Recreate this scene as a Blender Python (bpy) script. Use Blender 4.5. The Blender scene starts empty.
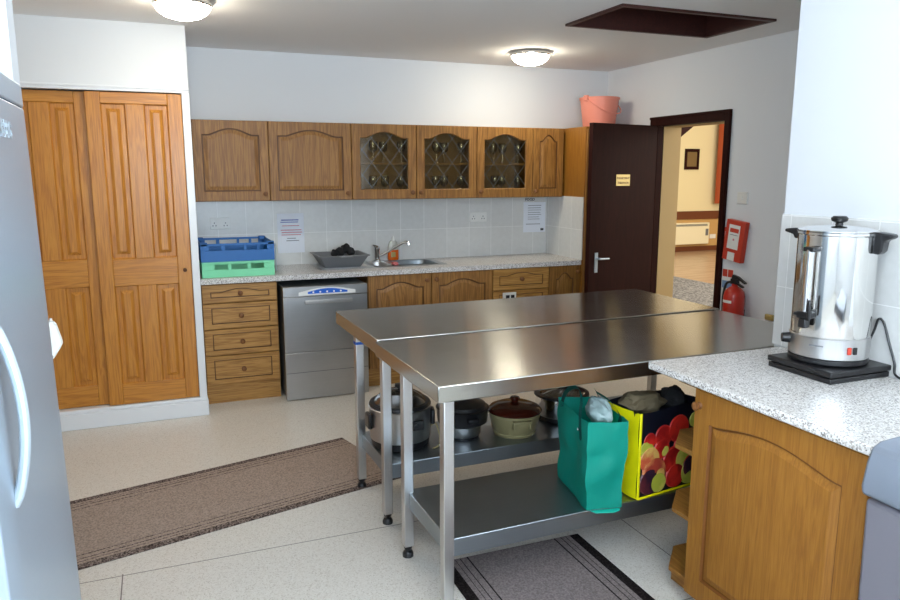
import bpy, bmesh, math, random
from mathutils import Matrix, Vector, noise
random.seed(7)
S = bpy.context.scene
C = S.collection
PI = math.pi
# ------------------------------------------------------------------ materials
def newmat(name):
    m = bpy.data.materials.new(name); m.use_nodes = True
    nt = m.node_tree; b = nt.nodes['Principled BSDF']
    return m, nt, b
def N(nt, t, **k):
    n = nt.nodes.new(t)
    for a, v in k.items(): setattr(n, a, v)
    return n
def srgb(r, g, b):
    f = lambda c: (c/255/12.92) if c/255 <= .04045 else ((c/255+.055)/1.055)**2.4
    return (f(r), f(g), f(b), 1)
def plain(name, col, rough=.5, metal=0, spec=None, coat=0, trans=0, bump=0, bscale=200):
    m, nt, b = newmat(name)
    b.inputs['Base Color'].default_value = col
    b.inputs['Roughness'].default_value = rough
    b.inputs['Metallic'].default_value = metal
    if spec is not None: b.inputs['Specular IOR Level'].default_value = spec
    if coat: b.inputs['Coat Weight'].default_value = coat; b.inputs['Coat Roughness'].default_value = .15
    if trans: b.inputs['Transmission Weight'].default_value = trans
    tc = N(nt, 'ShaderNodeTexCoord'); no = N(nt, 'ShaderNodeTexNoise')
    no.inputs['Scale'].default_value = bscale; no.inputs['Detail'].default_value = 3
    nt.links.new(tc.outputs['Object'], no.inputs['Vector'])
    if bump:
        bp = N(nt, 'ShaderNodeBump'); bp.inputs['Strength'].default_value = bump; bp.inputs['Distance'].default_value = .002
        nt.links.new(no.outputs['Fac'], bp.inputs['Height']); nt.links.new(bp.outputs['Normal'], b.inputs['Normal'])
    else:
        mr = N(nt, 'ShaderNodeMapRange'); mr.inputs['To Min'].default_value = max(0, rough-.04); mr.inputs['To Max'].default_value = min(1, rough+.04)
        nt.links.new(no.outputs['Fac'], mr.inputs['Value']); nt.links.new(mr.outputs['Result'], b.inputs['Roughness'])
    return m
def ramp(nt, stops):
    r = N(nt, 'ShaderNodeValToRGB'); e = r.color_ramp.elements
    while len(e) < len(stops): e.new(.5)
    for q, (p, c) in zip(e, stops): q.position = p; q.color = c
    return r
def wood(name, c1, c2, c3, axis='z', scale=22, rough=.5, coat=0, mixf=.66):
    m, nt, b = newmat(name)
    tc = N(nt, 'ShaderNodeTexCoord'); oi = N(nt, 'ShaderNodeObjectInfo')
    mu = N(nt, 'ShaderNodeVectorMath', operation='MULTIPLY_ADD')
    cb = N(nt, 'ShaderNodeCombineXYZ')
    mm = N(nt, 'ShaderNodeMath', operation='MULTIPLY'); mm.inputs[1].default_value = 37
    nt.links.new(oi.outputs['Random'], mm.inputs[0])
    for i in range(3): nt.links.new(mm.outputs[0], cb.inputs[i])
    ad = N(nt, 'ShaderNodeVectorMath', operation='ADD')
    nt.links.new(tc.outputs['Object'], ad.inputs[0]); nt.links.new(cb.outputs[0], ad.inputs[1])
    mp = N(nt, 'ShaderNodeMapping')
    s = [scale]*3; s['xyz'.index(axis)] = scale*.05
    mp.inputs['Scale'].default_value = s
    nt.links.new(ad.outputs[0], mp.inputs['Vector'])
    n1 = N(nt, 'ShaderNodeTexNoise'); n1.inputs['Scale'].default_value = 1; n1.inputs['Detail'].default_value = 4; n1.inputs['Distortion'].default_value = 1.2
    n2 = N(nt, 'ShaderNodeTexNoise'); n2.inputs['Scale'].default_value = 9; n2.inputs['Detail'].default_value = 2
    nt.links.new(mp.outputs[0], n1.inputs['Vector']); nt.links.new(mp.outputs[0], n2.inputs['Vector'])
    # rings: sine of the low noise gives the cathedral figure
    sn = N(nt, 'ShaderNodeMath', operation='MULTIPLY'); sn.inputs[1].default_value = 34
    sn2 = N(nt, 'ShaderNodeMath', operation='SINE')
    nt.links.new(n1.outputs['Fac'], sn.inputs[0]); nt.links.new(sn.outputs[0], sn2.inputs[0])
    mr = N(nt, 'ShaderNodeMapRange'); mr.inputs['From Min'].default_value = -1
    nt.links.new(sn2.outputs[0], mr.inputs['Value'])
    mx = N(nt, 'ShaderNodeMix'); mx.inputs['Factor'].default_value = mixf
    nt.links.new(mr.outputs[0], mx.inputs['A']); nt.links.new(n2.outputs['Fac'], mx.inputs['B'])
    r = ramp(nt, [(.12, c1), (.5, c2), (.85, c3)])
    nt.links.new(mx.outputs['Result'], r.inputs['Fac']); nt.links.new(r.outputs['Color'], b.inputs['Base Color'])
    b.inputs['Roughness'].default_value = rough
    b.inputs['Coat Weight'].default_value = coat; b.inputs['Coat Roughness'].default_value = .22
    bp = N(nt, 'ShaderNodeBump'); bp.inputs['Strength'].default_value = .08; bp.inputs['Distance'].default_value = .001
    nt.links.new(n2.outputs['Fac'], bp.inputs['Height']); nt.links.new(bp.outputs['Normal'], b.inputs['Normal'])
    return m
def speckle(name, base, stops, scale=260, rough=.3, seams=False, coat=0):
    """fine coloured flecks over a base, as in laminate, terrazzo vinyl or pile"""
    m, nt, b = newmat(name)
    tc = N(nt, 'ShaderNodeTexCoord')
    v = N(nt, 'ShaderNodeTexVoronoi'); v.inputs['Scale'].default_value = scale
    nt.links.new(tc.outputs['Object'], v.inputs['Vector'])
    sp = N(nt, 'ShaderNodeSeparateColor'); nt.links.new(v.outputs['Color'], sp.inputs[0])
    r = ramp(nt, stops); r.color_ramp.interpolation = 'CONSTANT'
    nt.links.new(sp.outputs[0], r.inputs['Fac'])
    mx = N(nt, 'ShaderNodeMix', data_type='RGBA'); mx.inputs[0].default_value = .85
    mx.inputs[6].default_value = base
    nt.links.new(r.outputs['Color'], mx.inputs[7])
    out = mx.outputs[2]
    if seams:
        sx = N(nt, 'ShaderNodeSeparateXYZ'); nt.links.new(tc.outputs['Object'], sx.inputs[0])
        facs = []
        for ax, off, per in ((0, -.232, 2.2), (1, 3.055, 1.0)):
            a = N(nt, 'ShaderNodeMath', operation='ADD'); a.inputs[1].default_value = -off + per*20
            mo = N(nt, 'ShaderNodeMath', operation='MODULO'); mo.inputs[1].default_value = per
            l = N(nt, 'ShaderNodeMath', operation='LESS_THAN'); l.inputs[1].default_value = .005
            nt.links.new(sx.outputs[ax], a.inputs[0]); nt.links.new(a.outputs[0], mo.inputs[0]); nt.links.new(mo.outputs[0], l.inputs[0])
            facs.append(l)
        mxx = N(nt, 'ShaderNodeMath', operation='MAXIMUM')
        nt.links.new(facs[0].outputs[0], mxx.inputs[0]); nt.links.new(facs[1].outputs[0], mxx.inputs[1])
        m2 = N(nt, 'ShaderNodeMix', data_type='RGBA'); m2.inputs[7].default_value = srgb(120, 112, 104)
        far = N(nt, 'ShaderNodeMath', operation='LESS_THAN'); far.inputs[1].default_value = 3.07; nt.links.new(sx.outputs[1], far.inputs[0])
        gate = N(nt, 'ShaderNodeMath', operation='MULTIPLY'); nt.links.new(mxx.outputs[0], gate.inputs[0]); nt.links.new(far.outputs[0], gate.inputs[1])
        nt.links.new(gate.outputs[0], m2.inputs[0]); nt.links.new(out, m2.inputs[6]); out = m2.outputs[2]
    nt.links.new(out, b.inputs['Base Color'])
    b.inputs['Roughness'].default_value = rough
    if coat: b.inputs['Coat Weight'].default_value = coat; b.inputs['Coat Roughness'].default_value = .2
    return m
def tiles(name, horiz, off_u, off_v, tw=.2, th=.3):
    m, nt, b = newmat(name)
    tc = N(nt, 'ShaderNodeTexCoord'); sx = N(nt, 'ShaderNodeSeparateXYZ'); cb = N(nt, 'ShaderNodeCombineXYZ')
    nt.links.new(tc.outputs['Object'], sx.inputs[0])
    for i, (o, src) in enumerate(((off_u, horiz), (off_v, 2))):
        a = N(nt, 'ShaderNodeMath', operation='SUBTRACT'); a.inputs[1].default_value = o
        nt.links.new(sx.outputs[src], a.inputs[0]); nt.links.new(a.outputs[0], cb.inputs[i])
    br = N(nt, 'ShaderNodeTexBrick', offset=0, squash=1)
    br.inputs['Scale'].default_value = 1; br.inputs['Mortar Size'].default_value = .0022; br.inputs['Mortar Smooth'].default_value = .3
    br.inputs['Brick Width'].default_value = tw; br.inputs['Row Height'].default_value = th
    br.inputs['Color1'].default_value = srgb(222, 222, 219); br.inputs['Color2'].default_value = srgb(217, 217, 214); br.inputs['Mortar'].default_value = srgb(246, 246, 244)
    nt.links.new(cb.outputs[0], br.inputs['Vector'])
    no = N(nt, 'ShaderNodeTexNoise'); no.inputs['Scale'].default_value = 30; no.inputs['Detail'].default_value = 5
    nt.links.new(tc.outputs['Object'], no.inputs['Vector'])
    r = ramp(nt, [(.35, (.93, .93, .92, 1)), (.65, (1, 1, 1, 1))])
    nt.links.new(no.outputs['Fac'], r.inputs['Fac'])
    mx = N(nt, 'ShaderNodeMix', data_type='RGBA', blend_type='MULTIPLY'); mx.inputs[0].default_value = .6
    nt.links.new(br.outputs['Color'], mx.inputs[6]); nt.links.new(r.outputs['Color'], mx.inputs[7])
    nt.links.new(mx.outputs[2], b.inputs['Base Color'])
    b.inputs['Roughness'].default_value = .22
    bp = N(nt, 'ShaderNodeBump'); bp.inputs['Strength'].default_value = .3; bp.inputs['Distance'].default_value = .001; bp.invert = True
    nt.links.new(br.outputs['Fac'], bp.inputs['Height']); nt.links.new(bp.outputs['Normal'], b.inputs['Normal'])
    return m
def brushed(name, col, rough, axis='x', amt=.06, aniso=0):
    m, nt, b = newmat(name)
    if aniso:      # fine scratches along x smear reflections across them
        b.inputs['Anisotropic'].default_value = aniso
        tv = N(nt, 'ShaderNodeCombineXYZ'); tv.inputs[1].default_value = 1; nt.links.new(tv.outputs[0], b.inputs['Tangent'])
    b.inputs['Metallic'].default_value = 1
    tc = N(nt, 'ShaderNodeTexCoord'); mp = N(nt, 'ShaderNodeMapping')
    s = [400]*3; s['xyz'.index(axis)] = 6
    mp.inputs['Scale'].default_value = s
    nt.links.new(tc.outputs['Object'], mp.inputs['Vector'])
    no = N(nt, 'ShaderNodeTexNoise'); no.inputs['Scale'].default_value = 1; no.inputs['Detail'].default_value = 2
    nt.links.new(mp.outputs[0], no.inputs['Vector'])
    big = N(nt, 'ShaderNodeTexNoise'); big.inputs['Scale'].default_value = 7; big.inputs['Detail'].default_value = 5
    nt.links.new(tc.outputs['Object'], big.inputs['Vector'])
    mr = N(nt, 'ShaderNodeMapRange'); mr.inputs['To Min'].default_value = rough-amt; mr.inputs['To Max'].default_value = rough+amt
    mm = N(nt, 'ShaderNodeMix'); mm.inputs['Factor'].default_value = .5
    nt.links.new(no.outputs['Fac'], mm.inputs['A']); nt.links.new(big.outputs['Fac'], mm.inputs['B'])
    nt.links.new(mm.outputs['Result'], mr.inputs['Value']); nt.links.new(mr.outputs[0], b.inputs['Roughness'])
    c2 = tuple(c*.88 for c in col[:3])+(1,)
    r = ramp(nt, [(.3, c2), (.7, col)])
    nt.links.new(mm.outputs['Result'], r.inputs['Fac']); nt.links.new(r.outputs['Color'], b.inputs['Base Color'])
    return m
def emit(name, col, strength):
    m = bpy.data.materials.new(name); m.use_nodes = True; nt = m.node_tree; nt.nodes.clear()
    o = N(nt, 'ShaderNodeOutputMaterial'); e = N(nt, 'ShaderNodeEmission')
    e.inputs['Color'].default_value = col; e.inputs['Strength'].default_value = strength
    nt.links.new(e.outputs[0], o.inputs[0]); return m
def thin_glass(name, tint, gloss=.08, rough=.03, lead=False):
    m = bpy.data.materials.new(name); m.use_nodes = True; nt = m.node_tree; nt.nodes.clear()
    o = N(nt, 'ShaderNodeOutputMaterial'); t = N(nt, 'ShaderNodeBsdfTransparent'); g = N(nt, 'ShaderNodeBsdfGlossy')
    t.inputs['Color'].default_value = tint; g.inputs['Roughness'].default_value = rough
    lw = N(nt, 'ShaderNodeLayerWeight'); lw.inputs['Blend'].default_value = .25
    mr = N(nt, 'ShaderNodeMapRange'); mr.inputs['To Min'].default_value = gloss; mr.inputs['To Max'].default_value = .6
    nt.links.new(lw.outputs['Fresnel'], mr.inputs['Value'])
    mx = N(nt, 'ShaderNodeMixShader'); nt.links.new(mr.outputs[0], mx.inputs[0])
    nt.links.new(t.outputs[0], mx.inputs[1]); nt.links.new(g.outputs[0], mx.inputs[2])
    out = mx.outputs[0]
    if lead:
        tc = N(nt, 'ShaderNodeTexCoord'); sx = N(nt, 'ShaderNodeSeparateXYZ'); nt.links.new(tc.outputs['Object'], sx.inputs[0])
        u = N(nt, 'ShaderNodeMath', operation='MULTIPLY'); u.inputs[1].default_value = 1/.15
        w = N(nt, 'ShaderNodeMath', operation='MULTIPLY'); w.inputs[1].default_value = 1/.19
        nt.links.new(sx.outputs[0], u.inputs[0]); nt.links.new(sx.outputs[2], w.inputs[0])
        ls = []
        for op in ('ADD', 'SUBTRACT'):
            a = N(nt, 'ShaderNodeMath', operation=op); nt.links.new(u.outputs[0], a.inputs[0]); nt.links.new(w.outputs[0], a.inputs[1])
            p = N(nt, 'ShaderNodeMath', operation='ADD'); p.inputs[1].default_value = 40.2; nt.links.new(a.outputs[0], p.inputs[0])
            f = N(nt, 'ShaderNodeMath', operation='FRACT'); nt.links.new(p.outputs[0], f.inputs[0])
            l = N(nt, 'ShaderNodeMath', operation='LESS_THAN'); l.inputs[1].default_value = .028; nt.links.new(f.outputs[0], l.inputs[0]); ls.append(l)
        mxm = N(nt, 'ShaderNodeMath', operation='MAXIMUM'); nt.links.new(ls[0].outputs[0], mxm.inputs[0]); nt.links.new(ls[1].outputs[0], mxm.inputs[1])
        ld = N(nt, 'ShaderNodeBsdfPrincipled'); ld.inputs['Base Color'].default_value = srgb(120, 118, 112); ld.inputs['Metallic'].default_value = .6; ld.inputs['Roughness'].default_value = .4
        m2 = N(nt, 'ShaderNodeMixShader'); nt.links.new(mxm.outputs[0], m2.inputs[0]); nt.links.new(out, m2.inputs[1]); nt.links.new(ld.outputs[0], m2.inputs[2]); out = m2.outputs[0]
    nt.links.new(out, o.inputs[0]); return m
def mat_stripes(name, half, centre, dark, lines, border):
    """door-mat runner: flecked pile, dark lines and border parallel to the long edges (local x)"""
    m, nt, b = newmat(name)
    tc = N(nt, 'ShaderNodeTexCoord'); sx = N(nt, 'ShaderNodeSeparateXYZ'); nt.links.new(tc.outputs['Object'], sx.inputs[0])
    ab = N(nt, 'ShaderNodeMath', operation='ABSOLUTE'); nt.links.new(sx.outputs[1], ab.inputs[0])
    dv = N(nt, 'ShaderNodeMath', operation='DIVIDE'); dv.inputs[1].default_value = half; nt.links.new(ab.outputs[0], dv.inputs[0])
    st = [(0, (0, 0, 0, 1))]
    for a, w in lines: st += [(a, (1, 1, 1, 1)), (a+w, (0, 0, 0, 1))]
    st.append((border, (1, 1, 1, 1)))
    r = ramp(nt, st); r.color_ramp.interpolation = 'CONSTANT'; nt.links.new(dv.outputs[0], r.inputs['Fac'])
    no = N(nt, 'ShaderNodeTexNoise'); no.inputs['Scale'].default_value = 130; no.inputs['Detail'].default_value = 3
    nt.links.new(tc.outputs['Object'], no.inputs['Vector'])
    rc = ramp(nt, [(.35, tuple(c*.72 for c in centre[:3])+(1,)), (.65, tuple(min(1, c*1.25) for c in centre[:3])+(1,))])
    rd = ramp(nt, [(.42, dark[0]), (.62, dark[1])])
    nt.links.new(no.outputs['Fac'], rc.inputs['Fac']); nt.links.new(no.outputs['Fac'], rd.inputs['Fac'])
    mx = N(nt, 'ShaderNodeMix', data_type='RGBA'); nt.links.new(r.outputs['Color'], mx.inputs[0])
    nt.links.new(rc.outputs['Color'], mx.inputs[6]); nt.links.new(rd.outputs['Color'], mx.inputs[7])
    nt.links.new(mx.outputs[2], b.inputs['Base Color']); b.inputs['Roughness'].default_value = .95; b.inputs['Specular IOR Level'].default_value = .1
    bp = N(nt, 'ShaderNodeBump'); bp.inputs['Strength'].default_value = .5; bp.inputs['Distance'].default_value = .003
    nt.links.new(no.outputs['Fac'], bp.inputs['Height']); nt.links.new(bp.outputs['Normal'], b.inputs['Normal'])
    return m

M = {}
M['wall'] = plain('white_wall_paint', srgb(226, 229, 232), .7, bump=.05, bscale=90)
M['ceil'] = plain('white_ceiling_paint', srgb(242, 241, 240), .85, bump=.05, bscale=60)
M['trim'] = plain('white_gloss_trim', srgb(232, 235, 238), .3)
M['floor'] = speckle('speckled_vinyl', srgb(205, 199, 188), [(0, srgb(221, 216, 207)), (.55, srgb(228, 224, 216)), (.8, srgb(208, 201, 190)), (.93, srgb(194, 186, 175))], 210, .36, True)
M['worktop'] = speckle('speckled_laminate', srgb(198, 194, 190), [(0, srgb(214, 211, 207)), (.45, srgb(232, 230, 228)), (.68, srgb(170, 163, 156)), (.86, srgb(128, 120, 116)), (.95, srgb(92, 84, 82))], 230, .3)
M['oak'] = wood('oak_upright_grain', srgb(106, 68, 26), srgb(142, 97, 42), srgb(170, 122, 60))
M['oak_h'] = wood('oak_level_grain', srgb(126, 85, 34), srgb(170, 122, 58), srgb(196, 150, 82), 'x')
M['oak_y'] = wood('oak_crosswise_grain', srgb(122, 80, 30), srgb(152, 103, 42), srgb(172, 122, 56), 'y')
M['gold_groove'] = plain('brown_gold_groove', srgb(112, 66, 20), .5)  # darker golden brown for the groove faces of the golden oak door
M['oak_groove'] = plain('dark_brown_groove', srgb(92, 56, 22), .5)  # darker brown than the oak, for door and drawer groove faces
M['oak_gold'] = wood('golden_oak', srgb(130, 82, 24), srgb(152, 100, 33), srgb(168, 115, 44), 'z', 26, mixf=.75)
M['pine'] = wood('varnished_pine', srgb(158, 94, 26), srgb(190, 124, 42), srgb(207, 144, 56), 'z', 20, .36, .12, .72)
M['pine_x'] = wood('varnished_pine_crosswise', srgb(158, 94, 26), srgb(190, 124, 42), srgb(207, 144, 56), 'x', 20, .36, .12, .72)
M['knob'] = wood('turned_oak_knob', srgb(92, 54, 20), srgb(118, 72, 30), srgb(145, 94, 44), 'z', 30)
M['carcass'] = plain('dark_cabinet_inside', srgb(136, 102, 54), .6)
M['mahog'] = wood('dark_mahogany', srgb(36, 11, 8), srgb(42, 14, 10), srgb(49, 18, 13), 'z', 24, .6, 0)
M['mahog'].node_tree.nodes['Principled BSDF'].inputs['Specular IOR Level'].default_value = .12
M['mahog_y'] = wood('dark_mahogany_crosswise', srgb(48, 21, 17), srgb(60, 27, 21), srgb(72, 34, 27), 'y', 24, .5, 0)
M['tile_b'] = tiles('white_tiles_back', 0, .215, .863, .21, .3)
M['tile_s'] = tiles('white_tiles_side', 1, .069, .863, .2, .3)
M['steel_top'] = brushed('brushed_steel_top', (.54, .53, .49, 1), .185, 'x', .02, .9)
M['steel'] = brushed('brushed_steel', (.62, .61, .60, 1), .3, 'z')
M['steel_dw'] = brushed('brushed_steel_front', (.50, .50, .50, 1), .3, 'x')
M['steel_dark'] = brushed('dull_steel_shelf', (.32, .36, .39, 1), .4, 'x')
M['chrome'] = plain('chrome', (.82, .82, .82, 1), .08, 1)
M['urn'] = plain('polished_steel', (.78, .77, .75, 1), .1, 1)
M['fridge'] = plain('silver_fridge_finish', srgb(168, 182, 196), .32, .35)
M['fridge_side'] = plain('grey_fridge_side', srgb(150, 155, 160), .5)
M['silver'] = plain('silver_paint', srgb(188, 202, 212), .35, .4)
M['black'] = plain('black_plastic', srgb(22, 22, 24), .35)
M['blackm'] = plain('matt_black', srgb(26, 26, 28), .7)
M['grey'] = plain('grey_plastic', srgb(112, 114, 117), .45)
M['bin'] = plain('blue_grey_plastic', srgb(116, 124, 136), .45)
M['bin_body'] = plain('mid_grey_plastic', srgb(112, 110, 118), .55)
M['white'] = plain('white_plastic', srgb(232, 232, 228), .4)
M['paper'] = plain('white_paper', srgb(232, 236, 244), .8)
M['ink_blue'] = plain('blue_ink', srgb(120, 130, 190), .8)
M['ink_red'] = plain('red_ink', srgb(210, 140, 150), .8)
M['ink_grey'] = plain('grey_ink', srgb(120, 122, 130), .8)
M['ink_black'] = plain('black_ink', srgb(25, 25, 28), .7)
M['blue'] = plain('blue_plastic', srgb(24, 100, 172), .45)
M['mint'] = plain('mint_plastic', srgb(128, 222, 172), .45)
M['label_blue'] = plain('blue_label', srgb(20, 96, 205), .4)
M['pink'] = plain('pink_plastic', srgb(238, 150, 130), .45)
M['red'] = plain('red_enamel', srgb(190, 42, 26), .3, coat=.2)
M['redsign'] = plain('red_sign', srgb(196, 62, 40), .45)
M['green_sign'] = plain('pale_blue_sign', srgb(120, 150, 190), .5)
M['brass'] = plain('brass_sign', srgb(190, 168, 105), .35, .4)
M['orange'] = plain('orange_liquid', srgb(236, 104, 24), .15)
M['clear'] = plain('clear_plastic', srgb(205, 205, 195), .2)
M['teal'] = plain('teal_bag_fabric', srgb(18, 182, 160), .55, bump=.7, bscale=22)
M['teal_dark'] = plain('teal_bag_strap', srgb(6, 104, 96), .65)
M['yellow'] = plain('yellow_bag_side', srgb(236, 226, 10), .4, bump=.2, bscale=24)
M['navy'] = plain('dark_printed_bag', srgb(24, 28, 42), .4, bump=.3, bscale=24)
M['carrier'] = plain('thin_white_carrier', srgb(150, 170, 170), .4, bump=.4, bscale=40)
M['brown_paper'] = plain('brown_crumpled_bag', srgb(104, 92, 68), .7, bump=.6, bscale=30)
M['cream'] = plain('cream_glaze', srgb(160, 150, 108), .3)
M['brown_glaze'] = plain('brown_glaze', srgb(70, 24, 14), .14)
M['cloth_w'] = plain('white_cotton', srgb(235, 235, 228), .9, bump=.3, bscale=120)
M['cloth_b'] = plain('black_cloth', srgb(28, 28, 30), .95)
M['sponge'] = plain('pink_sponge', srgb(200, 110, 110), .9, bump=.4, bscale=150)
M['lamp'] = emit('lit_lamp_glass', (1, .91, .73, 1), 34)
M['hallwall'] = plain('pale_yellow_wall', srgb(232, 220, 178), .8)
M['halldado'] = plain('tan_dado_wall', srgb(200, 160, 100), .8)
M['reveal'] = plain('beige_reveal_paint', srgb(196, 170, 122), .8)
M['hallfloor'] = wood('wood_block_floor', srgb(160, 132, 106), srgb(180, 152, 126), srgb(194, 168, 142), 'x', 6, .25, .2)
M['hallcarpet'] = speckle('grey_flecked_carpet', srgb(128, 128, 130), [(0, srgb(112, 112, 118)), (.4, srgb(160, 160, 162)), (.75, srgb(88, 90, 98))], 46, .9)
M['dado'] = plain('brown_dado_rail', srgb(104, 52, 24), .4)
M['curtain'] = plain('rust_curtain', srgb(188, 94, 54), .9)
M['heater'] = plain('cream_heater', srgb(240, 232, 200), .5)
M['canvas'] = plain('brown_painted_canvas', srgb(120, 96, 56), .7, bump=.2, bscale=40)
M['pane'] = thin_glass('leaded_pane', (.92, .88, .74, 1), .04, .08, True)
M['winglass'] = thin_glass('window_glass', (.97, .98, 1, 1), .04)
M['tumbler'] = thin_glass('drinking_glass', (.94, .94, .90, 1), .05, .06)
M['lidglass'] = thin_glass('glass_pan_lid', (.5, .5, .5, 1), .18, .05)
M['mat_a'] = mat_stripes('taupe_runner_pile', .365, srgb(160, 142, 130), (srgb(58, 46, 42), srgb(150, 134, 126)), [(.66, .018), (.75, .022), (.82, .014)], .88)
M['mat_b'] = mat_stripes('grey_runner_pile', .34, srgb(132, 122, 120), (srgb(24, 20, 20), srgb(44, 38, 38)), [(.62, .018), (.72, .012), (.79, .010)], .86)
def apple_skin(nm, c, c2):
    m, nt, b = newmat('printed_apple_'+nm); b.inputs['Roughness'].default_value = .4
    tc = N(nt, 'ShaderNodeTexCoord'); no = N(nt, 'ShaderNodeTexNoise'); no.inputs['Scale'].default_value = 16; no.inputs['Detail'].default_value = 3
    nt.links.new(tc.outputs['Object'], no.inputs['Vector'])
    r = ramp(nt, [(.38, srgb(*c2)), (.56, srgb(*c))]); nt.links.new(no.outputs['Fac'], r.inputs['Fac']); nt.links.new(r.outputs['Color'], b.inputs['Base Color'])
    M['apple_'+nm] = m
apple_skin('red', (196, 40, 30), (150, 22, 22)); apple_skin('dull', (158, 58, 44), (196, 120, 70)); apple_skin('green', (160, 164, 56), (196, 186, 84))
apple_skin('yellow', (206, 166, 88), (190, 84, 54)); apple_skin('dark', (40, 22, 38), (86, 34, 40))

# ------------------------------------------------------------------ mesh helpers
WM = {}            # world matrix of every parent
def box(bm, x0, x1, y0, y1, z0, z1, mx=None):
    r = bmesh.ops.create_cube(bm, size=1)
    m = Matrix.Translation(((x0+x1)/2, (y0+y1)/2, (z0+z1)/2)) @ Matrix.Diagonal((abs(x1-x0), abs(y1-y0), abs(z1-z0), 1))
    if mx: m = mx @ m
    bmesh.ops.transform(bm, matrix=m, verts=r['verts']); return r['verts']
def lathe(bm, prof, cx=0, cy=0, n=32, sx=1, sy=1, mx=None):
    """prof: list of (r,z) from bottom to top; end points of r=0 close it"""
    rings = []
    for r, z in prof:
        if r < 1e-6: rings.append([bm.verts.new((cx, cy, z))])
        else: rings.append([bm.verts.new((cx+sx*r*math.cos(2*PI*i/n), cy+sy*r*math.sin(2*PI*i/n), z)) for i in range(n)])
    for a, b in zip(rings, rings[1:]):
        for i in range(n):
            j = (i+1) % n
            if len(a) == 1 and len(b) == 1: continue
            if len(a) == 1: bm.faces.new((a[0], b[j], b[i]))
            elif len(b) == 1: bm.faces.new((a[i], a[j], b[0]))
            else: bm.faces.new((a[i], a[j], b[j], b[i]))
    if mx: bmesh.ops.transform(bm, matrix=mx, verts=[v for r in rings for v in r])
def tube(bm, pts, r, n=8, closed=False):
    pts = [Vector(p) for p in pts]; rings = []; u = None
    for i, p in enumerate(pts):
        a = pts[i-1] if (i > 0 or closed) else p; b = pts[(i+1) % len(pts)] if (i < len(pts)-1 or closed) else p
        d = (b-a).normalized()
        if u is None:
            u = d.cross(Vector((0, 0, 1)))
            if u.length < .05: u = d.cross(Vector((1, 0, 0)))
        u = (u-d*u.dot(d)).normalized(); w = u.cross(d)
        rr = r[i] if isinstance(r, (list, tuple)) else r
        rings.append([bm.verts.new(p+rr*(math.cos(2*PI*k/n)*u+math.sin(2*PI*k/n)*w)) for k in range(n)])
    m = len(rings)
    for i in range(m if closed else m-1):
        a, b = rings[i], rings[(i+1) % m]
        for k in range(n): bm.faces.new((a[k], a[(k+1) % n], b[(k+1) % n], b[k]))
    if not closed:
        bm.faces.new(list(reversed(rings[0]))); bm.faces.new(rings[-1])
def spline(pts, k=6):
    P = [Vector(p) for p in pts]; out = []
    for i in range(len(P)-1):
        p0 = P[max(i-1, 0)]; p1 = P[i]; p2 = P[i+1]; p3 = P[min(i+2, len(P)-1)]
        for j in range(k):
            t = j/k
            out.append(.5*((2*p1)+(-p0+p2)*t+(2*p0-5*p1+4*p2-p3)*t*t+(-p0+3*p1-3*p2+p3)*t**3))
    out.append(P[-1]); return out
def prism(bm, poly, axis, a, b):
    """extrude a polygon along axis; poly in the other two coordinates"""
    def mk(p, t):
        c = list(p); c.insert('xyz'.index(axis), t); return bm.verts.new(c)
    A = [mk(p, a) for p in poly]; B = [mk(p, b) for p in poly]; n = len(poly)
    for i in range(n): bm.faces.new((A[i], A[(i+1) % n], B[(i+1) % n], B[i]))
    bm.faces.new(list(reversed(A))); bm.faces.new(B)
def text_bm(bm, s, size, mx, depth=.0006, align='LEFT'):
    cu = bpy.data.curves.new('lettering_curve', 'FONT'); cu.body = s; cu.size = size; cu.extrude = depth; cu.align_x = align; cu.resolution_u = 2; cu.offset = size*.015
    o = bpy.data.objects.new('lettering_tmp', cu); C.objects.link(o)
    dg = bpy.context.evaluated_depsgraph_get(); me = bpy.data.meshes.new_from_object(o.evaluated_get(dg))
    me.transform(mx); bm.from_mesh(me); bpy.data.meshes.remove(me); bpy.data.objects.remove(o); bpy.data.curves.remove(cu)
FACE_Y = lambda x, y, z: Matrix.Translation((x, y, z)) @ Matrix.Rotation(PI/2, 4, 'X')       # lettering facing -y
def FACE(x, y, z, ang): return Matrix.Translation((x, y, z)) @ Matrix.Rotation(ang, 4, 'Z') @ Matrix.Rotation(PI/2, 4, 'X')
def obj(name, bm, mat, parent=None, bevel=0, smooth=True, ang=35, origin=None, local=False, mat2=None):
    bmesh.ops.recalc_face_normals(bm, faces=bm.faces[:]); two = any(f.material_index == 1 for f in bm.faces)
    if two: ang = 8
    me = bpy.data.meshes.new(name)
    if parent is not None:
        if not local: bmesh.ops.transform(bm, matrix=WM[parent.name].inverted(), verts=bm.verts[:])
        bm.to_mesh(me)
    else:
        if origin is None:
            xs = [v.co for v in bm.verts]
            origin = Vector(((min(v.x for v in xs)+max(v.x for v in xs))/2, (min(v.y for v in xs)+max(v.y for v in xs))/2, min(v.z for v in xs)))
        bmesh.ops.translate(bm, vec=-Vector(origin), verts=bm.verts[:]); bm.to_mesh(me)
    bm.free()
    o = bpy.data.objects.new(name, me); C.objects.link(o)
    if parent is not None: o.parent = parent; WM[o.name] = WM[parent.name].copy()
    else: o.location = origin; WM[o.name] = Matrix.Translation(origin)
    me.materials.append(mat)
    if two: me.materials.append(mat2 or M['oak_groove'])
    if smooth:
        for p in me.polygons: p.use_smooth = True
        me.set_sharp_from_angle(angle=math.radians(ang))
    if bevel:
        b = o.modifiers.new('edge_round', 'BEVEL'); b.width = bevel; b.segments = 2; b.limit_method = 'ANGLE'; b.angle_limit = math.radians(40)
    return o
def B(*boxes):
    bm = bmesh.new()
    for b in boxes: box(bm, *b)
    return bm
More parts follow.
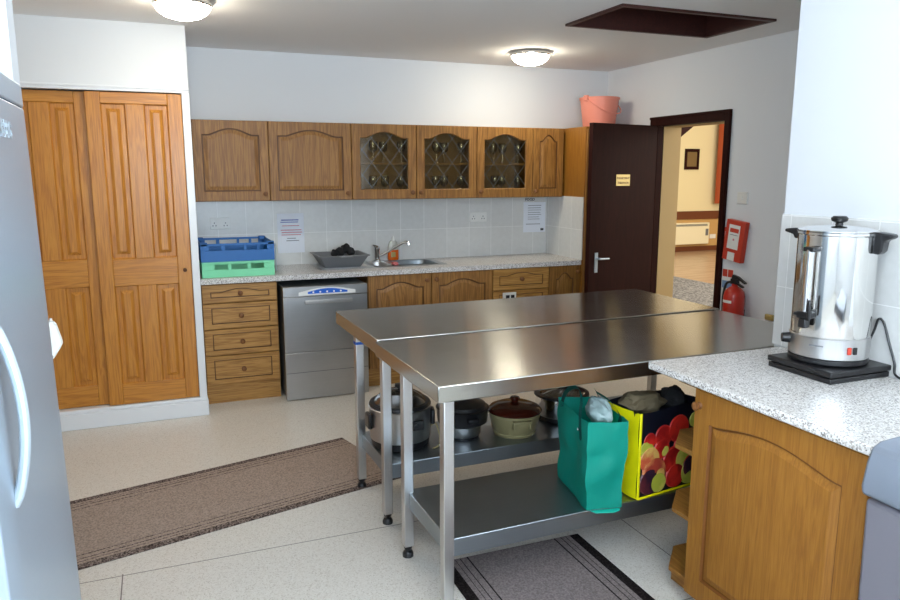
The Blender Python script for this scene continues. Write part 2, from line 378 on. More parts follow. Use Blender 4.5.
def thing(name, label, cat, loc=(0, 0, 0), rz=0, group=None):
    o = bpy.data.objects.new(name, None); C.objects.link(o); o.empty_display_size = .05
    o.location = loc; o.rotation_euler = (0, 0, rz)
    WM[o.name] = Matrix.Translation(loc) @ Matrix.Rotation(rz, 4, 'Z')
    tag(o, label, cat, group); return o
def tag(o, label, cat, group=None):
    o['label'] = label; o['category'] = cat
    if group: o['group'] = group
    return o
def struct(name, bm, mat, bevel=0, origin=(0, 0, 0), smooth=False):
    o = obj(name, bm, mat, None, bevel, smooth, origin=origin); o['kind'] = 'structure'; return o
def dup(root, loc=None, rz=None, label=None, group=None):
    r = root.copy(); C.objects.link(r)
    if loc is not None: r.location = loc
    if rz is not None: r.rotation_euler = (0, 0, rz)
    if label: r['label'] = label
    if group: r['group'] = group
    for ch in list(root.children):
        c = ch.copy(); C.objects.link(c); c.parent = r
        for g in list(ch.children):
            d = g.copy(); C.objects.link(d); d.parent = c
    return r

# panelled cabinet door: concentric loops, local x right, z up, front at y=0 facing -y
def door_bm(bm, w, h, t=.02, fw=.06, fb=.06, ft=.06, rise=0, shoulder=.18, mode='panel', mx=None, depth=.007):
    nb, ns, na = 6, 6, 24
    def loop(x0, x1, z0, z1, y, rs):
        pts = []
        for i in range(nb): pts.append((x0+(x1-x0)*i/nb, z0))
        for i in range(ns): pts.append((x1, z0+(z1-z0)*i/ns))
        for i in range(na):
            u = 1-i/na; s = 0
            if rs and shoulder < u < 1-shoulder: s = math.sin(PI*(u-shoulder)/(1-2*shoulder))**1.15
            elif rs: s = 0
            pts.append((x0+(x1-x0)*u, z1+rs*s))
        for i in range(ns): pts.append((x0, z1-(z1-z0)*i/ns))
        return [bm.verts.new((p[0], y, p[1])) for p in pts]
    z1 = h-ft-rise
    L = [loop(0, w, 0, h, t, 0), loop(0, w, 0, h, .003, 0), loop(.003, w-.003, .003, h-.003, 0, 0),
         loop(fw, w-fw, fb, z1, 0, rise)]
    def inner(d, y): return loop(fw+d, w-fw-d, fb+d, z1-d, y, rise)
    if mode == 'panel':
        L += [inner(.004, depth), inner(.010, depth), inner(.034, .002), inner(.036, .0015)]
    elif mode == 'flat':
        L += [inner(.002, depth*.7), inner(.006, depth*.7), inner(.008, 0)]
    elif mode == 'glass':
        L += [inner(.006, .006), inner(.006, t)]
    vs = [v for l in L for v in l]
    for a, b in zip(L, L[1:]):
        n = len(a)
        for i in range(n): bm.faces.new((a[i], a[(i+1) % n], b[(i+1) % n], b[i]))
    if mode == 'glass':
        a, b = L[-1], L[0]
        for i in range(len(a)): bm.faces.new((a[i], a[(i+1) % len(a)], b[(i+1) % len(a)], b[i]))
    else:
        bm.faces.new(L[-1]); bm.faces.new(list(reversed(L[0])))
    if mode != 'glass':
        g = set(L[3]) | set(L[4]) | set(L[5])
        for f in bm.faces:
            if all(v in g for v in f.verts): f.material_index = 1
    if mx: bmesh.ops.transform(bm, matrix=mx, verts=vs)
def pane_bm(bm, w, h, fw, fb, ft, rise, y, mx=None, shoulder=.18):
    pts = [(fw, fb), (w-fw, fb)]
    z1 = h-ft-rise
    for i in range(25):
        u = 1-i/24; s = math.sin(PI*(u-shoulder)/(1-2*shoulder))**1.15 if shoulder < u < 1-shoulder else 0
        pts.append((fw+(w-2*fw)*u, z1+rise*s))
    A = [bm.verts.new((p[0], y, p[1])) for p in pts]; f = bm.faces.new(A)
    r = bmesh.ops.extrude_face_region(bm, geom=[f]); bmesh.ops.translate(bm, vec=(0, .004, 0), verts=[v for v in r['geom'] if isinstance(v, bmesh.types.BMVert)])
    if mx: bmesh.ops.transform(bm, matrix=mx, verts=bm.verts[:])
def knob_bm(bm, x, y, z, face='y', r=.018):
    prof = [(0, 0), (r*.9, 0), (r*.55, .005), (r*.5, .012), (r, .018), (r*.95, .024), (r*.5, .028), (0, .029)]
    rot = Matrix.Rotation(PI/2, 4, 'X') if face == 'y' else Matrix.Rotation(-PI/2, 4, 'Y')
    lathe(bm, prof, n=16, mx=Matrix.Translation((x, y, z)) @ rot)

# ------------------------------------------------------------------ the setting
YB, YF, ZC, XR = 5.861, 5.24, 2.544, 3.904
XC, YC = .233, 5.057           # cupboard corner
XL, YN = -1.0, -1.3            # left wall, wall behind the camera
XN, YE = 2.4345, 2.316         # near right wall and its end
WALL2 = 4.135                  # hall face of the right wall
HX0, HX1, HY = 2.420, 3.52, 0  # loft hatch
HY0, HY1 = 3.52, 4.125
struct('floor', B((XL-.1, XR+.231, YN-.1, YB+.1, -.08, 0)), M['floor'])
bm = B((XL-.1, HX0, YN-.1, YB+.1, ZC, ZC+.06), (HX1, XR+.1, YN-.1, YB+.1, ZC, ZC+.06), (HX0, HX1, YN-.1, HY0, ZC, ZC+.06), (HX0, HX1, HY1, YB+.1, ZC, ZC+.06))
struct('ceiling', bm, M['ceil'])
struct('wall_back', B((XL-.1, WALL2, YB, YB+.12, 0, ZC)), M['wall'])
DY0, DY1, DZ = 4.315, 5.10, 2.015
struct('wall_right', B((XR, WALL2, YE, DY0-.02, 0, ZC), (XR, WALL2, DY1+.02, YB, 0, ZC), (XR, WALL2, DY0-.02, DY1+.02, DZ+.02, ZC)), M['wall'])
struct('wall_right_near', B((XN, WALL2, YN, YE, 0, ZC)), M['wall'])
LY0, LY1, LZ0, LZ1 = -1.1, .8, 1.15, 2.3
struct('wall_left', B((XL-.12, XL, YN, LY0, 0, ZC), (XL-.12, XL, LY1, YB, 0, ZC), (XL-.12, XL, LY0, LY1, 0, LZ0), (XL-.12, XL, LY0, LY1, LZ1, ZC)), M['wall'])
w = struct('added_side_window', B((XL-.09, XL-.03, LY0, LY1, LZ0, LZ0+.06), (XL-.09, XL-.03, LY0, LY1, LZ1-.06, LZ1), (XL-.09, XL-.03, LY0, LY0+.06, LZ0+.06, LZ1-.06), (XL-.09, XL-.03, LY1-.06, LY1, LZ0+.06, LZ1-.06), (XL-.09, XL-.03, -.18, -.12, LZ0+.06, LZ1-.06)), M['trim'])  # unseen window, added to brighten the right wall tiles and the room
obj('pane', B((XL-.063, XL-.057, LY0+.06, -.18, LZ0+.06, LZ1-.06), (XL-.063, XL-.057, -.12, LY1-.06, LZ0+.06, LZ1-.06)), M['winglass'], w)
struct('wall_left_pier', B((XL, -.300, 2.06, 2.16, 0, ZC)), M['wall'])
WX0, WX1, WZ0, WZ1 = -.6, 2.0, 1.15, 2.3
struct('wall_front', B((XL-.12, WX0, YN-.12, YN, 0, ZC), (WX1, WALL2, YN-.12, YN, 0, ZC), (WX0, WX1, YN-.12, YN, 0, WZ0), (WX0, WX1, YN-.12, YN, WZ1, ZC)), M['wall'])
w = struct('window_1', B((WX0, WX1, YN-.09, YN-.03, WZ0, WZ0+.06), (WX0, WX1, YN-.09, YN-.03, WZ1-.06, WZ1), (WX0, WX0+.06, YN-.09, YN-.03, WZ0+.06, WZ1-.06), (WX1-.06, WX1, YN-.09, YN-.03, WZ0+.06, WZ1-.06), (.67, .73, YN-.09, YN-.03, WZ0+.06, WZ1-.06)), M['trim'])
obj('pane', B((WX0+.06, .67, YN-.063, YN-.057, WZ0+.06, WZ1-.06), (.73, WX1-.06, YN-.063, YN-.057, WZ0+.06, WZ1-.06)), M['winglass'], w)
# tiling
struct('trim_1', B((XC, 3.29, YB-.008, YB, .91, 1.46)), M['tile_b'])
struct('trim_2', B((XN-.009, XN, YN, YE+.004, .91, 1.468)), M['tile_s'], .002)
# built-in wardrobe
struct('wall_wardrobe', B((XL, XC, YC, YB, 2.164, ZC), (XC-.045, XC, YC+.002, YB, 0, 2.164), (XL, XC-.045, YB-.06, YB, 0, 2.164)), M['wall'])
struct('trim_3', B((XL, XC, YC-.012, YC+.02, 2.132, 2.164), (XL, XC, YC-.020, YC-.012, 2.15, 2.164)), M['trim'], .003)
struct('trim_4', B((.188, XC+.002, YC-.012, YC+.012, .128, 2.132)), M['trim'], .003)
struct('baseboard_back', B((XL, XC+.01, YC-.016, YC+.06, 0, .105), (XL, XC+.006, YC-.010, YC+.06, .105, .130)), M['trim'], .006)

def wardrobe_door(x, y, label, knob_side):
    w, h, t = .556, 1.994, .034
    d = thing('sliding_wardrobe_door', label, 'wardrobe door', (x, y, .133), 0, 'sliding wardrobe doors')
    bm = bmesh.new()
    stile, mid = .085, .110
    pw = (w-2*stile-mid)/2
    z_lo0, z_lo1, z_up0, z_up1 = .135, .785, .960, 1.925
    # frame: stiles run full height, rails between them, mullions between the rails
    for a, b in ((0, stile), (w-stile, w)): box(bm, a, b, 0, t, 0, h)
    for a, b in ((z_lo0, z_lo1), (z_up0, z_up1)): box(bm, stile+pw, stile+pw+mid, .0003, t, a, b)
    bmesh.ops.transform(bm, matrix=WM[d.name], verts=bm.verts[:])
    obj('door_frame', bm, M['pine'], d, .004)
    for a, b in ((0, z_lo0), (z_lo1, z_up0), (z_up1, h)): obj('rail', B((x+stile, x+w-stile, y+.0003, y+t, .133+a, .133+b)), M['pine_x'], d, .003)
    for px in (stile, stile+pw+mid):
        for a, b in ((z_lo0, z_lo1), (z_up0, z_up1)):
            bm = bmesh.new()
            q = [(0, .010), (.006, .018), (.030, .018), (.050, .006), (.052, .006)]
            L = []
            for e, yy in q: L.append([bm.verts.new(c) for c in ((px+e, yy, a+e), (px+pw-e, yy, a+e), (px+pw-e, yy, b-e), (px+e, yy, b-e))])
            if pw < .12:
                L = []
                for e, yy in [(0, .006), (.006, .018), (.016, .018), (.034, .005), (.035, .005)]: L.append([bm.verts.new(c) for c in ((px+e, yy, a+e), (px+pw-e, yy, a+e), (px+pw-e, yy, b-e), (px+e, yy, b-e))])
            for s, u in zip(L, L[1:]):
                for i in range(4): bm.faces.new((s[i], s[(i+1) % 4], u[(i+1) % 4], u[i]))
            bm.faces.new(L[-1])
            bmesh.ops.delete(bm, geom=[v for v in bm.verts if not v.link_faces], context='VERTS')
            bmesh.ops.transform(bm, matrix=WM[d.name], verts=bm.verts[:])
            obj('raised_panel', bm, M['pine'], d, smooth=False)
    bm = bmesh.new(); knob_bm(bm, x+(w-.042 if knob_side else .042), y, 1.007, r=.013)
    obj('knob', bm, M['oak_groove'], d)
    return d
wardrobe_door(-.370, YC+.004, 'front sliding orange pine wardrobe door beside the white frame post', 1)
wardrobe_door(-.905, YC+.046, 'rear orange pine wardrobe door, partly hidden behind the silver fridge', 0)

# door and its frame
bm = B((XR-.018, XR, DY0-.060, DY0, 0, DZ+.075), (XR-.018, XR, DY1, DY1+.085, 0, DZ+.075), (XR-.018, XR, DY0, DY1, DZ, DZ+.075),
       (XR, XR+.06, DY0-.02, DY0, 0, DZ), (XR, XR+.06, DY1, DY1+.02, 0, DZ), (XR, XR+.06, DY0, DY1, DZ, DZ+.02),
       (XR-.026, XR-.018, DY0-.060, DY0-.045, 0, DZ+.075), (XR-.026, XR-.018, DY0-.045, DY1+.085, DZ+.055, DZ+.075))
struct('trim_5', bm, M['mahog'], .003)
struct('trim_6', B((XR+.06, WALL2+.004, DY1-.004, DY1+.02, 0, DZ+.02), (XR+.06, WALL2+.004, DY0-.02, DY0+.004, 0, DZ+.02), (XR+.06, WALL2+.004, DY0, DY1, DZ-.004, DZ+.02)), M['reveal'])
# leaf: hinged at the far jamb, standing open into the kitchen
HINGE = Vector((3.878, 5.075, 0)); FREE = Vector((3.165, 4.93, 0))
dv = HINGE-FREE; LW = dv.length; ra = math.atan2(dv.y, dv.x)
door = thing('door_1', 'dark brown door standing open into the kitchen', 'door', FREE, ra)
del door['category']; door['kind'] = 'structure'
WMd = WM[door.name]
def dpart(name, bm, mat, par=None, bevel=0):
    bmesh.ops.transform(bm, matrix=WMd, verts=bm.verts[:]); return obj(name, bm, mat, par or door, bevel)
dpart('door_leaf', B((0, LW, 0, .042, .008, 2.018)), M['mahog'], None, .003)
bm = bmesh.new(); box(bm, .062, .094, -.006, 0, .845, 1.005)
tube(bm, [(.078, -.004, .958), (.078, -.045, .958)], .008); tube(bm, [(.078, -.042, .958), (.12, -.044, .957), (.185, -.040, .955)], [.009, .008, .007])
dpart('door_handle', bm, M['silver'])
bm = bmesh.new(); box(bm, .062, .094, .042, .048, .845, 1.005)
tube(bm, [(.078, .045, .958), (.078, .088, .958)], .008); tube(bm, [(.078, .085, .958), (.10, .086, .957), (.185, .080, .955)], [.009, .008, .007])
dpart('door_handle', bm, M['silver'])
sg = dpart('door_sign', B((.270, .425, -.004, 0, 1.532, 1.622)), M['brass'])
bm = bmesh.new()
text_bm(bm, 'PLEASE SHUT', .024, FACE_Y(.3475, -.0045, 1.585), align='CENTER')
text_bm(bm, 'THIS DOOR', .024, FACE_Y(.3475, -.0045, 1.548), align='CENTER')
dpart('lettering', bm, M['oak_groove'], sg)

# hall beyond the doorway
struct('floor_hall', B((WALL2-.002, 13.6, 2.0, 13.0, -.08, -.002)), M['hallfloor'])
struct('wall_hall_back', B((WALL2, 13.6, 12.353, 12.5, .75, 4.4)), M['hallwall'])
struct('wall_hall_back_lower', B((WALL2, 13.6, 12.353, 12.5, -.002, .75)), M['halldado'])
struct('wall_hall_right', B((13.5, 13.62, 2.0, 12.353, 0, 4.4)), M['hallwall'])
struct('wall_hall_near', B((WALL2, 13.6, 1.9, 2.0, 0, 4.4)), M['hallwall'])
struct('wall_hall_left', B((WALL2, WALL2+.03, YB+.12, 12.353, 0, 4.4), (WALL2, WALL2+.03, 2.0, 12.353, ZC+.06, 4.4)), M['hallwall'])
struct('ceiling_hall', B((WALL2, 13.6, 1.9, 12.5, 4.4, 4.5)), M['ceil'])
struct('trim_7', B((WALL2+.03, 13.5, 12.325, 12.353, .67, .84)), M['dado'], .004)
struct('baseboard_hall', B((WALL2+.03, 13.5, 12.33, 12.353, 0, .10)), M['dado'], .004)
tag(obj('entrance_carpet', B((4.9, 7.6, 2.4, 11.2, -.002, .006)), M['hallcarpet']), 'grey flecked carpet on the hall floor through the doorway', 'carpet')
t = thing('wall_heater', 'cream convector heater on the hall wall below the dado rail', 'heater', (10.25, 12.25, .15))
obj('casing', B((9.6, 10.82, 12.25, 12.353, .15, .60)), M['heater'], t, .012)
obj('vent_grille', B(*[(9.66, 10.76, 12.243, 12.252, .535+k*.015, .543+k*.015) for k in range(3)]), M['grey'], t)
obj('control_panel', B((10.72, 10.79, 12.244, 12.252, .33, .47)), M['grey'], t)
t = thing('framed_picture', 'small dark-framed picture on the yellow hall wall', 'picture', (10.33, 12.33, 1.70))
obj('frame', B((10.15, 10.20, 12.32, 12.353, 1.70, 2.12), (10.46, 10.51, 12.32, 12.353, 1.70, 2.12), (10.20, 10.46, 12.32, 12.353, 1.70, 1.76), (10.20, 10.46, 12.32, 12.353, 2.06, 2.12)), M['mahog'], t, .006)
obj('canvas', B((10.19, 10.47, 12.34, 12.352, 1.75, 2.07)), M['canvas'], t)
bm = bmesh.new(); poly = []
bm_pts = [(10.88+1.0*i/60, 12.18+.05*math.sin(i*1.1)) for i in range(61)]
prism(bm, bm_pts+[(p[0], p[1]+.012) for p in reversed(bm_pts)], 'z', 1.0, 3.1)
tag(obj('curtain', bm, M['curtain']), 'rust orange curtain hanging at the right of the hall doorway view', 'curtain')
tag(obj('curtain_pole', B((10.7, 12.6, 12.17, 12.20, 3.1, 3.13), (10.72, 10.76, 12.17, 12.353, 3.1, 3.13), (12.5, 12.54, 12.17, 12.353, 3.1, 3.13)), M['mahog']), 'dark pole carrying the rust curtain in the hall', 'curtain pole')
t = thing('socket_outlet', 'white socket on the tan hall wall right of the heater', 'socket', (11.0, 12.35, .24))
obj('face_plate', B((10.92, 11.08, 12.342, 12.353, .25, .34)), M['white'], t, .003)
obj('switch', B((10.97, 11.03, 12.338, 12.343, .30, .325)), M['white'], t)
bm = bmesh.new()
arc = [(6.30+.55*math.sin(a), 2.06+.52*(1-math.cos(a))) for a in [i*PI/2/12 for i in range(13)]]
arc = [(6.12, 1.70), (6.27, 1.90), (6.47, 2.075), (6.69, 2.235), (6.95, 2.38), (7.3, 2.5)]
prism(bm, arc+[(p[0]-.02, p[1]+.13) for p in reversed(arc)], 'y', 8.0, 8.14)
box(bm, 5.98, 6.14, 8.0, 8.14, 0, 4.4)
tag(obj('roof_brace', bm, M['mahog'], bevel=.01), 'dark arched timber brace seen at the top of the hall doorway', 'beam')

# loft hatch
h = thing('loft_hatch', 'dark brown framed loft hatch recessed in the white ceiling', 'hatch', ((HX0+HX1)/2, (HY0+HY1)/2, ZC-.012))
F = .03
obj('frame', B((HX0, HX0+F, HY0, HY1, ZC-.014, ZC+.22), (HX1-F, HX1, HY0, HY1, ZC-.014, ZC+.22), (HX0+F, HX1-F, HY0, HY0+F, ZC-.014, ZC+.22), (HX0+F, HX1-F, HY1-F, HY1, ZC-.014, ZC+.22)), M['mahog_y'], h, .003)
obj('hatch_panel', B((HX0+F, HX1-F, HY0+F, HY1-F, ZC+.17, ZC+.22)), M['mahog_y'], h)

# ceiling lamps
def lamp(x, y, label):
    t = thing('ceiling_lamp', label, 'lamp', (x, y, ZC-.10), 0, 'round flush ceiling lamps')
    bm = bmesh.new(); lathe(bm, [(0, ZC-.001), (.150, ZC-.001), (.155, ZC-.012), (.153, ZC-.026), (.146, ZC-.032), (.10, ZC-.030), (0, ZC-.030)], x, y, 40); obj('chrome_rim', bm, M['chrome'], t)
    bm = bmesh.new(); lathe(bm, [(0, ZC-.100), (.05, ZC-.097), (.095, ZC-.084), (.128, ZC-.062), (.144, ZC-.036), (.144, ZC-.033)], x, y, 40); obj('glass_dome', bm, M['lamp'], t)
lamp(.195, 4.33, 'round lit ceiling lamp above the pine wardrobe doors, cut by the photo top')
lamp(2.72, 5.14, 'round lit ceiling lamp near the back wall above the leaded cabinets')

lamp(1.0, .55, 'round lit ceiling lamp over the near end of the kitchen before the steel tables')
# ------------------------------------------------------------------ wall cupboards
YW = 5.541
WZ0c, WZ1c = 1.430, 2.008
def wall_cab(x0, x1, label, mode, knob_x, arch=.045, fw=.062):
    c = thing('wall_cupboard', label, 'cupboard', ((x0+x1)/2, YB-.15, WZ0c), 0, 'oak wall cupboards')
    y0, y1 = YW+.022, YB-.001
    obj('carcass', B((x0, x0+.016, y0, y1, WZ0c, WZ1c), (x1-.016, x1, y0, y1, WZ0c, WZ1c), (x0+.016, x1-.016, y0, y1, WZ0c, WZ0c+.016), (x0+.016, x1-.016, y0, y1, WZ1c-.016, WZ1c), (x0+.016, x1-.016, y1-.008, y1, WZ0c+.016, WZ1c-.016)),
        M['carcass'] if mode == 'glass' else M['oak'], c)
    w, hh = x1-x0-.005, WZ1c-WZ0c-.004
    mx = Matrix.Translation((x0+.0025, YW, WZ0c+.002))
    bm = bmesh.new(); door_bm(bm, w, hh, .021, fw, .07, .055, arch, .12, mode, mx)
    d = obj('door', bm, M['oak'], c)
    if mode == 'glass':
        bm = bmesh.new(); pane_bm(bm, w, hh, fw+.001, .071, .055, arch, .009, mx, .12); obj('leaded_pane', bm, M['pane'], d)
        obj('shelf', B((x0+.016, x1-.016, y0+.02, y1-.008, 1.70, 1.716)), M['carcass'], c)
    bm = bmesh.new(); knob_bm(bm, knob_x, YW, WZ0c+.052); obj('knob', bm, M['knob'], d)
    return c
X = [.258, .785, 1.407, 1.933, 2.457, 2.975, 3.27]
wall_cab(X[0], X[1], 'leftmost oak wall cupboard with arched panel, above the plastic racks', 'panel', X[1]-.035)
wall_cab(X[1], X[2], 'wide oak wall cupboard with arched panel left of the leaded doors', 'panel', X[2]-.035)
wall_cab(X[2], X[3], 'left of the three leaded glass wall cupboards', 'glass', X[3]-.035)
wall_cab(X[3], X[4], 'middle of the three leaded glass wall cupboards', 'glass', X[3]+.035)
wall_cab(X[4], X[5], 'right of the three leaded glass wall cupboards', 'glass', X[4]+.035)
wall_cab(X[5], X[6], 'narrow oak wall cupboard beside the tall corner unit', 'panel', X[5]+.03, .05, .06)
# glasses behind the leaded doors
def glass_proto():
    bm = bmesh.new()
    lathe(bm, [(0, 0), (.032, 0), (.032, .002), (.005, .006), (.004, .07), (.012, .078), (.030, .095), (.036, .125), (.032, .165), (.031, .165), (.035, .125), (.028, .097), (0, .082)], n=14)
    return obj('wine_glass', bm, M['tumbler'], None, origin=(0, 0, 0))
g0 = glass_proto(); first = True
for ci, side in ((2, 'left'), (3, 'middle'), (4, 'right')):
    for z, lev in ((WZ0c+.0165, 'lower'), (1.7165, 'upper')):
        for k in range(4):
            o = g0 if first else g0.copy()
            if not first: C.objects.link(o)
            first = False
            o.location = (X[ci]+.09+k*.115+random.uniform(-.01, .01), 5.70+(-.05 if k % 2 else .04), z)
            tag(o, 'stemmed glass on the %s shelf behind the %s leaded door' % (lev, side), 'glass', '%s shelf glasses in the %s leaded cupboard' % (lev, side))
# tall corner unit
XT = 3.30
t = thing('tall_corner_unit', 'tall golden oak corner unit between the cupboards and open brown door', 'cupboard', ((XT+XR)/2, 5.55, 0))
obj('carcass', B((XT, XR-.001, YF+.004, YB-.001, 0, 2.010)), M['oak_gold'], t, .002)
obj('tiled_side', B((XT-.008, XT, YF+.002, YB-.009, .9105, 1.436)), M['tile_s'], t)
bm = bmesh.new(); door_bm(bm, .59, 1.85, .02, .08, .08, .08, 0, .2, 'panel', Matrix.Translation((XT+.006, YF-.018, .14))); obj('door', bm, M['oak'], t)
# bucket on top of it
bx, by, bz = 3.625, 5.56, 2.0105
t = thing('bucket', 'pink plastic bucket standing on the tall corner unit', 'bucket', (bx, by, bz), .3)
bm = bmesh.new(); lathe(bm, [(0, 0), (.132, 0), (.136, .01), (.166, .248), (.173, .248), (.175, .264), (.164, .264), (.130, .012), (0, .012)], n=40); obj('tub', bm, M['pink'], t, local=True)
for sx_ in (-1, 1):
    bm = bmesh.new(); box(bm, sx_*.164, sx_*.188, -.022, .022, .230, .276); obj('handle_lug', bm, M['pink'], t, .004, local=True)
bm = bmesh.new(); tube(bm, [(.186*math.cos(a), -.178*math.sin(a)-.005, .248-.125*math.sin(a)) for a in [PI*i/24 for i in range(25)]], .0055); obj('handle', bm, M['pink'], t, local=True)

# ------------------------------------------------------------------ base units
YD = 5.262   # faces of the base doors
def drawer(parent, x0, x1, z0, z1, arch):
    bm = bmesh.new(); door_bm(bm, x1-x0-.005, z1-z0-.004, .02, .055, .036, .03, arch, .16, 'flat', Matrix.Translation((x0+.0025, YD, z0+.002)), .006)
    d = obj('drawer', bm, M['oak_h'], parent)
    bm = bmesh.new(); knob_bm(bm, (x0+x1)/2, YD, (z0+z1)/2); obj('knob', bm, M['knob'], d)
    return d
def base_carcass(parent, x0, x1):
    y0, y1 = YD+.022, YB-.010
    obj('carcass', B((x0, x0+.016, y0, y1, .14, .868), (x1-.016, x1, y0, y1, .14, .868), (x0+.016, x1-.016, y0, y1, .14, .156), (x0+.016, x1-.016, y1-.008, y1, .156, .868)), M['oak'], parent)
    obj('plinth', B((x0, x1, YD+.028, YD+.046, 0, .139)), M['oak_h'], parent)
c = thing('drawer_unit', 'oak unit of four drawers under the plastic racks', 'drawers', (.507, 5.5, 0))
base_carcass(c, .248, .766)
for z0, z1, a in ((.732, .866, .022), (.546, .730, 0), (.356, .544, 0), (.142, .354, 0)): drawer(c, .248, .766, z0, z1, a)
c = thing('base_cupboard', 'double door oak base cupboard below the sink', 'cupboard', (1.96, 5.5, 0), 0, 'oak base units')
base_carcass(c, 1.440, 2.480)
for a, b, k in ((1.440, 1.952, 1.912), (1.952, 2.480, 1.992)):
    bm = bmesh.new(); door_bm(bm, b-a-.005, .722, .021, .062, .075, .055, .045, .12, 'panel', Matrix.Translation((a+.0025, YD, .144)))
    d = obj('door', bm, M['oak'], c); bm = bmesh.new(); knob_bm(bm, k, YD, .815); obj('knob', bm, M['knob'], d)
c = thing('base_drawer_unit', 'oak drawer unit seen above the far table edge', 'drawers', (2.74, 5.5, 0), 0, 'oak base units')
base_carcass(c, 2.482, 2.998)
drawer(c, 2.482, 2.998, .690, .866, .024); d = drawer(c, 2.482, 2.998, .480, .688, 0); drawer(c, 2.482, 2.998, .144, .478, 0)
s = obj('sticker', B((2.570, 2.692, YD-.0025, YD-.0005, .565, .672)), M['white'], d)
obj('printed_square', B((2.598, 2.632, YD-.0035, YD-.0025, .615, .650), (2.644, 2.676, YD-.0035, YD-.0025, .615, .650)), M['ink_black'], s)
c = thing('narrow_base_cupboard', 'narrow oak base cupboard with arched panel next to the open door', 'cupboard', (3.15, 5.5, 0), 0, 'oak base units')
base_carcass(c, 3.0, 3.298)
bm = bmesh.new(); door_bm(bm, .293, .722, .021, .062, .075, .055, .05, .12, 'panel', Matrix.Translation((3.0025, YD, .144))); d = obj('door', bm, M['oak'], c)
bm = bmesh.new(); knob_bm(bm, 3.268, YD, .815); obj('knob', bm, M['knob'], d)

# glasswasher
t = thing('dishwasher', 'stainless steel under-counter dishwasher with blue and white control strip', 'dishwasher', (1.105, 5.5, 0))
DX0, DX1, DYF = .785, 1.398, 5.135
obj('casing', B((DX0+.004, DX1-.004, DYF+.022, 5.80, .03, .835)), M['steel_dark'], t, .003)
obj('control_fascia', B((DX0, DX1, DYF, DYF+.021, .765, .835)), M['steel_dw'], t, .003)
d = obj('door', B((DX0, DX1, DYF+.002, DYF+.021, .358, .762)), M['steel_dw'], t, .003)
obj('handle', B((.935, 1.285, DYF-.014, DYF+.002, .708, .735)), M['steel'], d, .005)
obj('kick_panel', B((DX0, DX1, DYF+.002, DYF+.021, .006, .354)), M['steel_dw'], t, .003)
obj('panel_seam', B((DX0+.004, DX1-.004, DYF-.001, DYF+.003, .205, .209)), M['grey'], t)
pts = [(.895, .772), (1.31, .778)]
top = [(1.31-.415*i/16, .795+.030*math.sin(PI*i/16)) for i in range(17)]
bm = bmesh.new(); prism(bm, [(.895, .772), (1.31, .772)]+top, 'y', DYF-.002, DYF); l = obj('control_strip', bm, M['white'], t)
bm = bmesh.new(); prism(bm, [(.96, .782), (1.25, .782)]+[(1.25-.29*i/16, .795+.022*math.sin(PI*i/16)) for i in range(17)], 'y', DYF-.003, DYF-.002); obj('blue_panel', bm, M['label_blue'], l)
bm = bmesh.new()
for k in range(5): lathe(bm, [(0, 0), (.007, 0), (.007, .002), (0, .002)], n=10, mx=Matrix.Translation((1.0+.05*k, DYF-.003, .793)) @ Matrix.Rotation(PI/2, 4, 'X'))
obj('button', bm, M['white'], l)
for fx in (DX0+.05, DX1-.05):
    for fy in (DYF+.05, 5.74):
        bm = bmesh.new(); lathe(bm, [(0, 0), (.018, 0), (.015, .03), (0, .03)], fx, fy, 12); obj('foot', bm, M['black'], t)

# worktop with the cut-out for the sink
SX0, SX1, SY0, SY1 = 1.54, 2.10, 5.42, 5.80
WT0, WT1 = .872, .910
bm = B((XC+.003, SX0, YF, YB-.009, WT0, WT1), (SX1, XT-.009, YF, YB-.009, WT0, WT1), (SX0, SX1, YF, SY0, WT0, WT1), (SX0, SX1, SY1, YB-.009, WT0, WT1))
bmesh.ops.remove_doubles(bm, verts=bm.verts[:], dist=1e-4)
tag(obj('worktop', bm, M['worktop'], smooth=False), 'long speckled worktop along the back wall', 'worktop')

# sink
t = thing('sink', 'stainless steel sink and drainer set in the back worktop', 'sink', (1.6, 5.6, .9105))
def bowl(bm, x0, x1, y0, y1, z, dep):
    n = 32; cx, cy, a, b = (x0+x1)/2, (y0+y1)/2, (x1-x0)/2, (y1-y0)/2
    def se(i, s):
        t_ = 2*PI*i/n; c_, s_ = math.cos(t_), math.sin(t_); p = .45
        return cx+a*s*math.copysign(abs(c_)**p, c_), cy+b*s*math.copysign(abs(s_)**p, s_)
    R = [[bm.verts.new((*se(i, s), zz)) for i in range(n)] for s, zz in ((1.07, z+.002), (1.03, z+.005), (1, z+.002), (.97, z-.01), (.92, z-dep*.9), (.8, z-dep), (.1, z-dep-.004))]
    for p, q in zip(R, R[1:]):
        for i in range(n): bm.faces.new((p[i], p[(i+1) % n], q[(i+1) % n], q[i]))
    bm.faces.new(R[-1])
bm = bmesh.new(); box(bm, 1.11, SX0-.004, 5.40, 5.81, .9105, .914)
for k in range(7): box(bm, 1.14, SX0-.03, 5.46+k*.05, 5.475+k*.05, .914, .918)
obj('drainer', bm, M['steel_dw'], t, .001)
bm = B((SX0-.004, 2.14, 5.40, SY0+.02, .9105, .914), (SX0-.004, 2.14, SY1-.04, 5.81, .9105, .914), (SX0-.004, SX0+.02, SY0+.02, SY1-.04, .9105, .914), (1.70, 1.745, SY0+.02, SY1-.04, .9105, .914), (2.08, 2.14, SY0+.02, SY1-.04, .9105, .914))
obj('rim', bm, M['steel_dw'], t)
bm = bmesh.new(); bowl(bm, 1.565, 1.695, 5.445, 5.755, .914, .10); obj('half_bowl', bm, M['steel'], t)
bm = bmesh.new(); bowl(bm, 1.75, 2.075, 5.445, 5.755, .914, .16); obj('main_bowl', bm, M['steel_dark'], t)
t = thing('mixer_tap', 'chrome mixer tap with long swung spout behind the sink', 'tap', (1.665, 5.785, .9145))
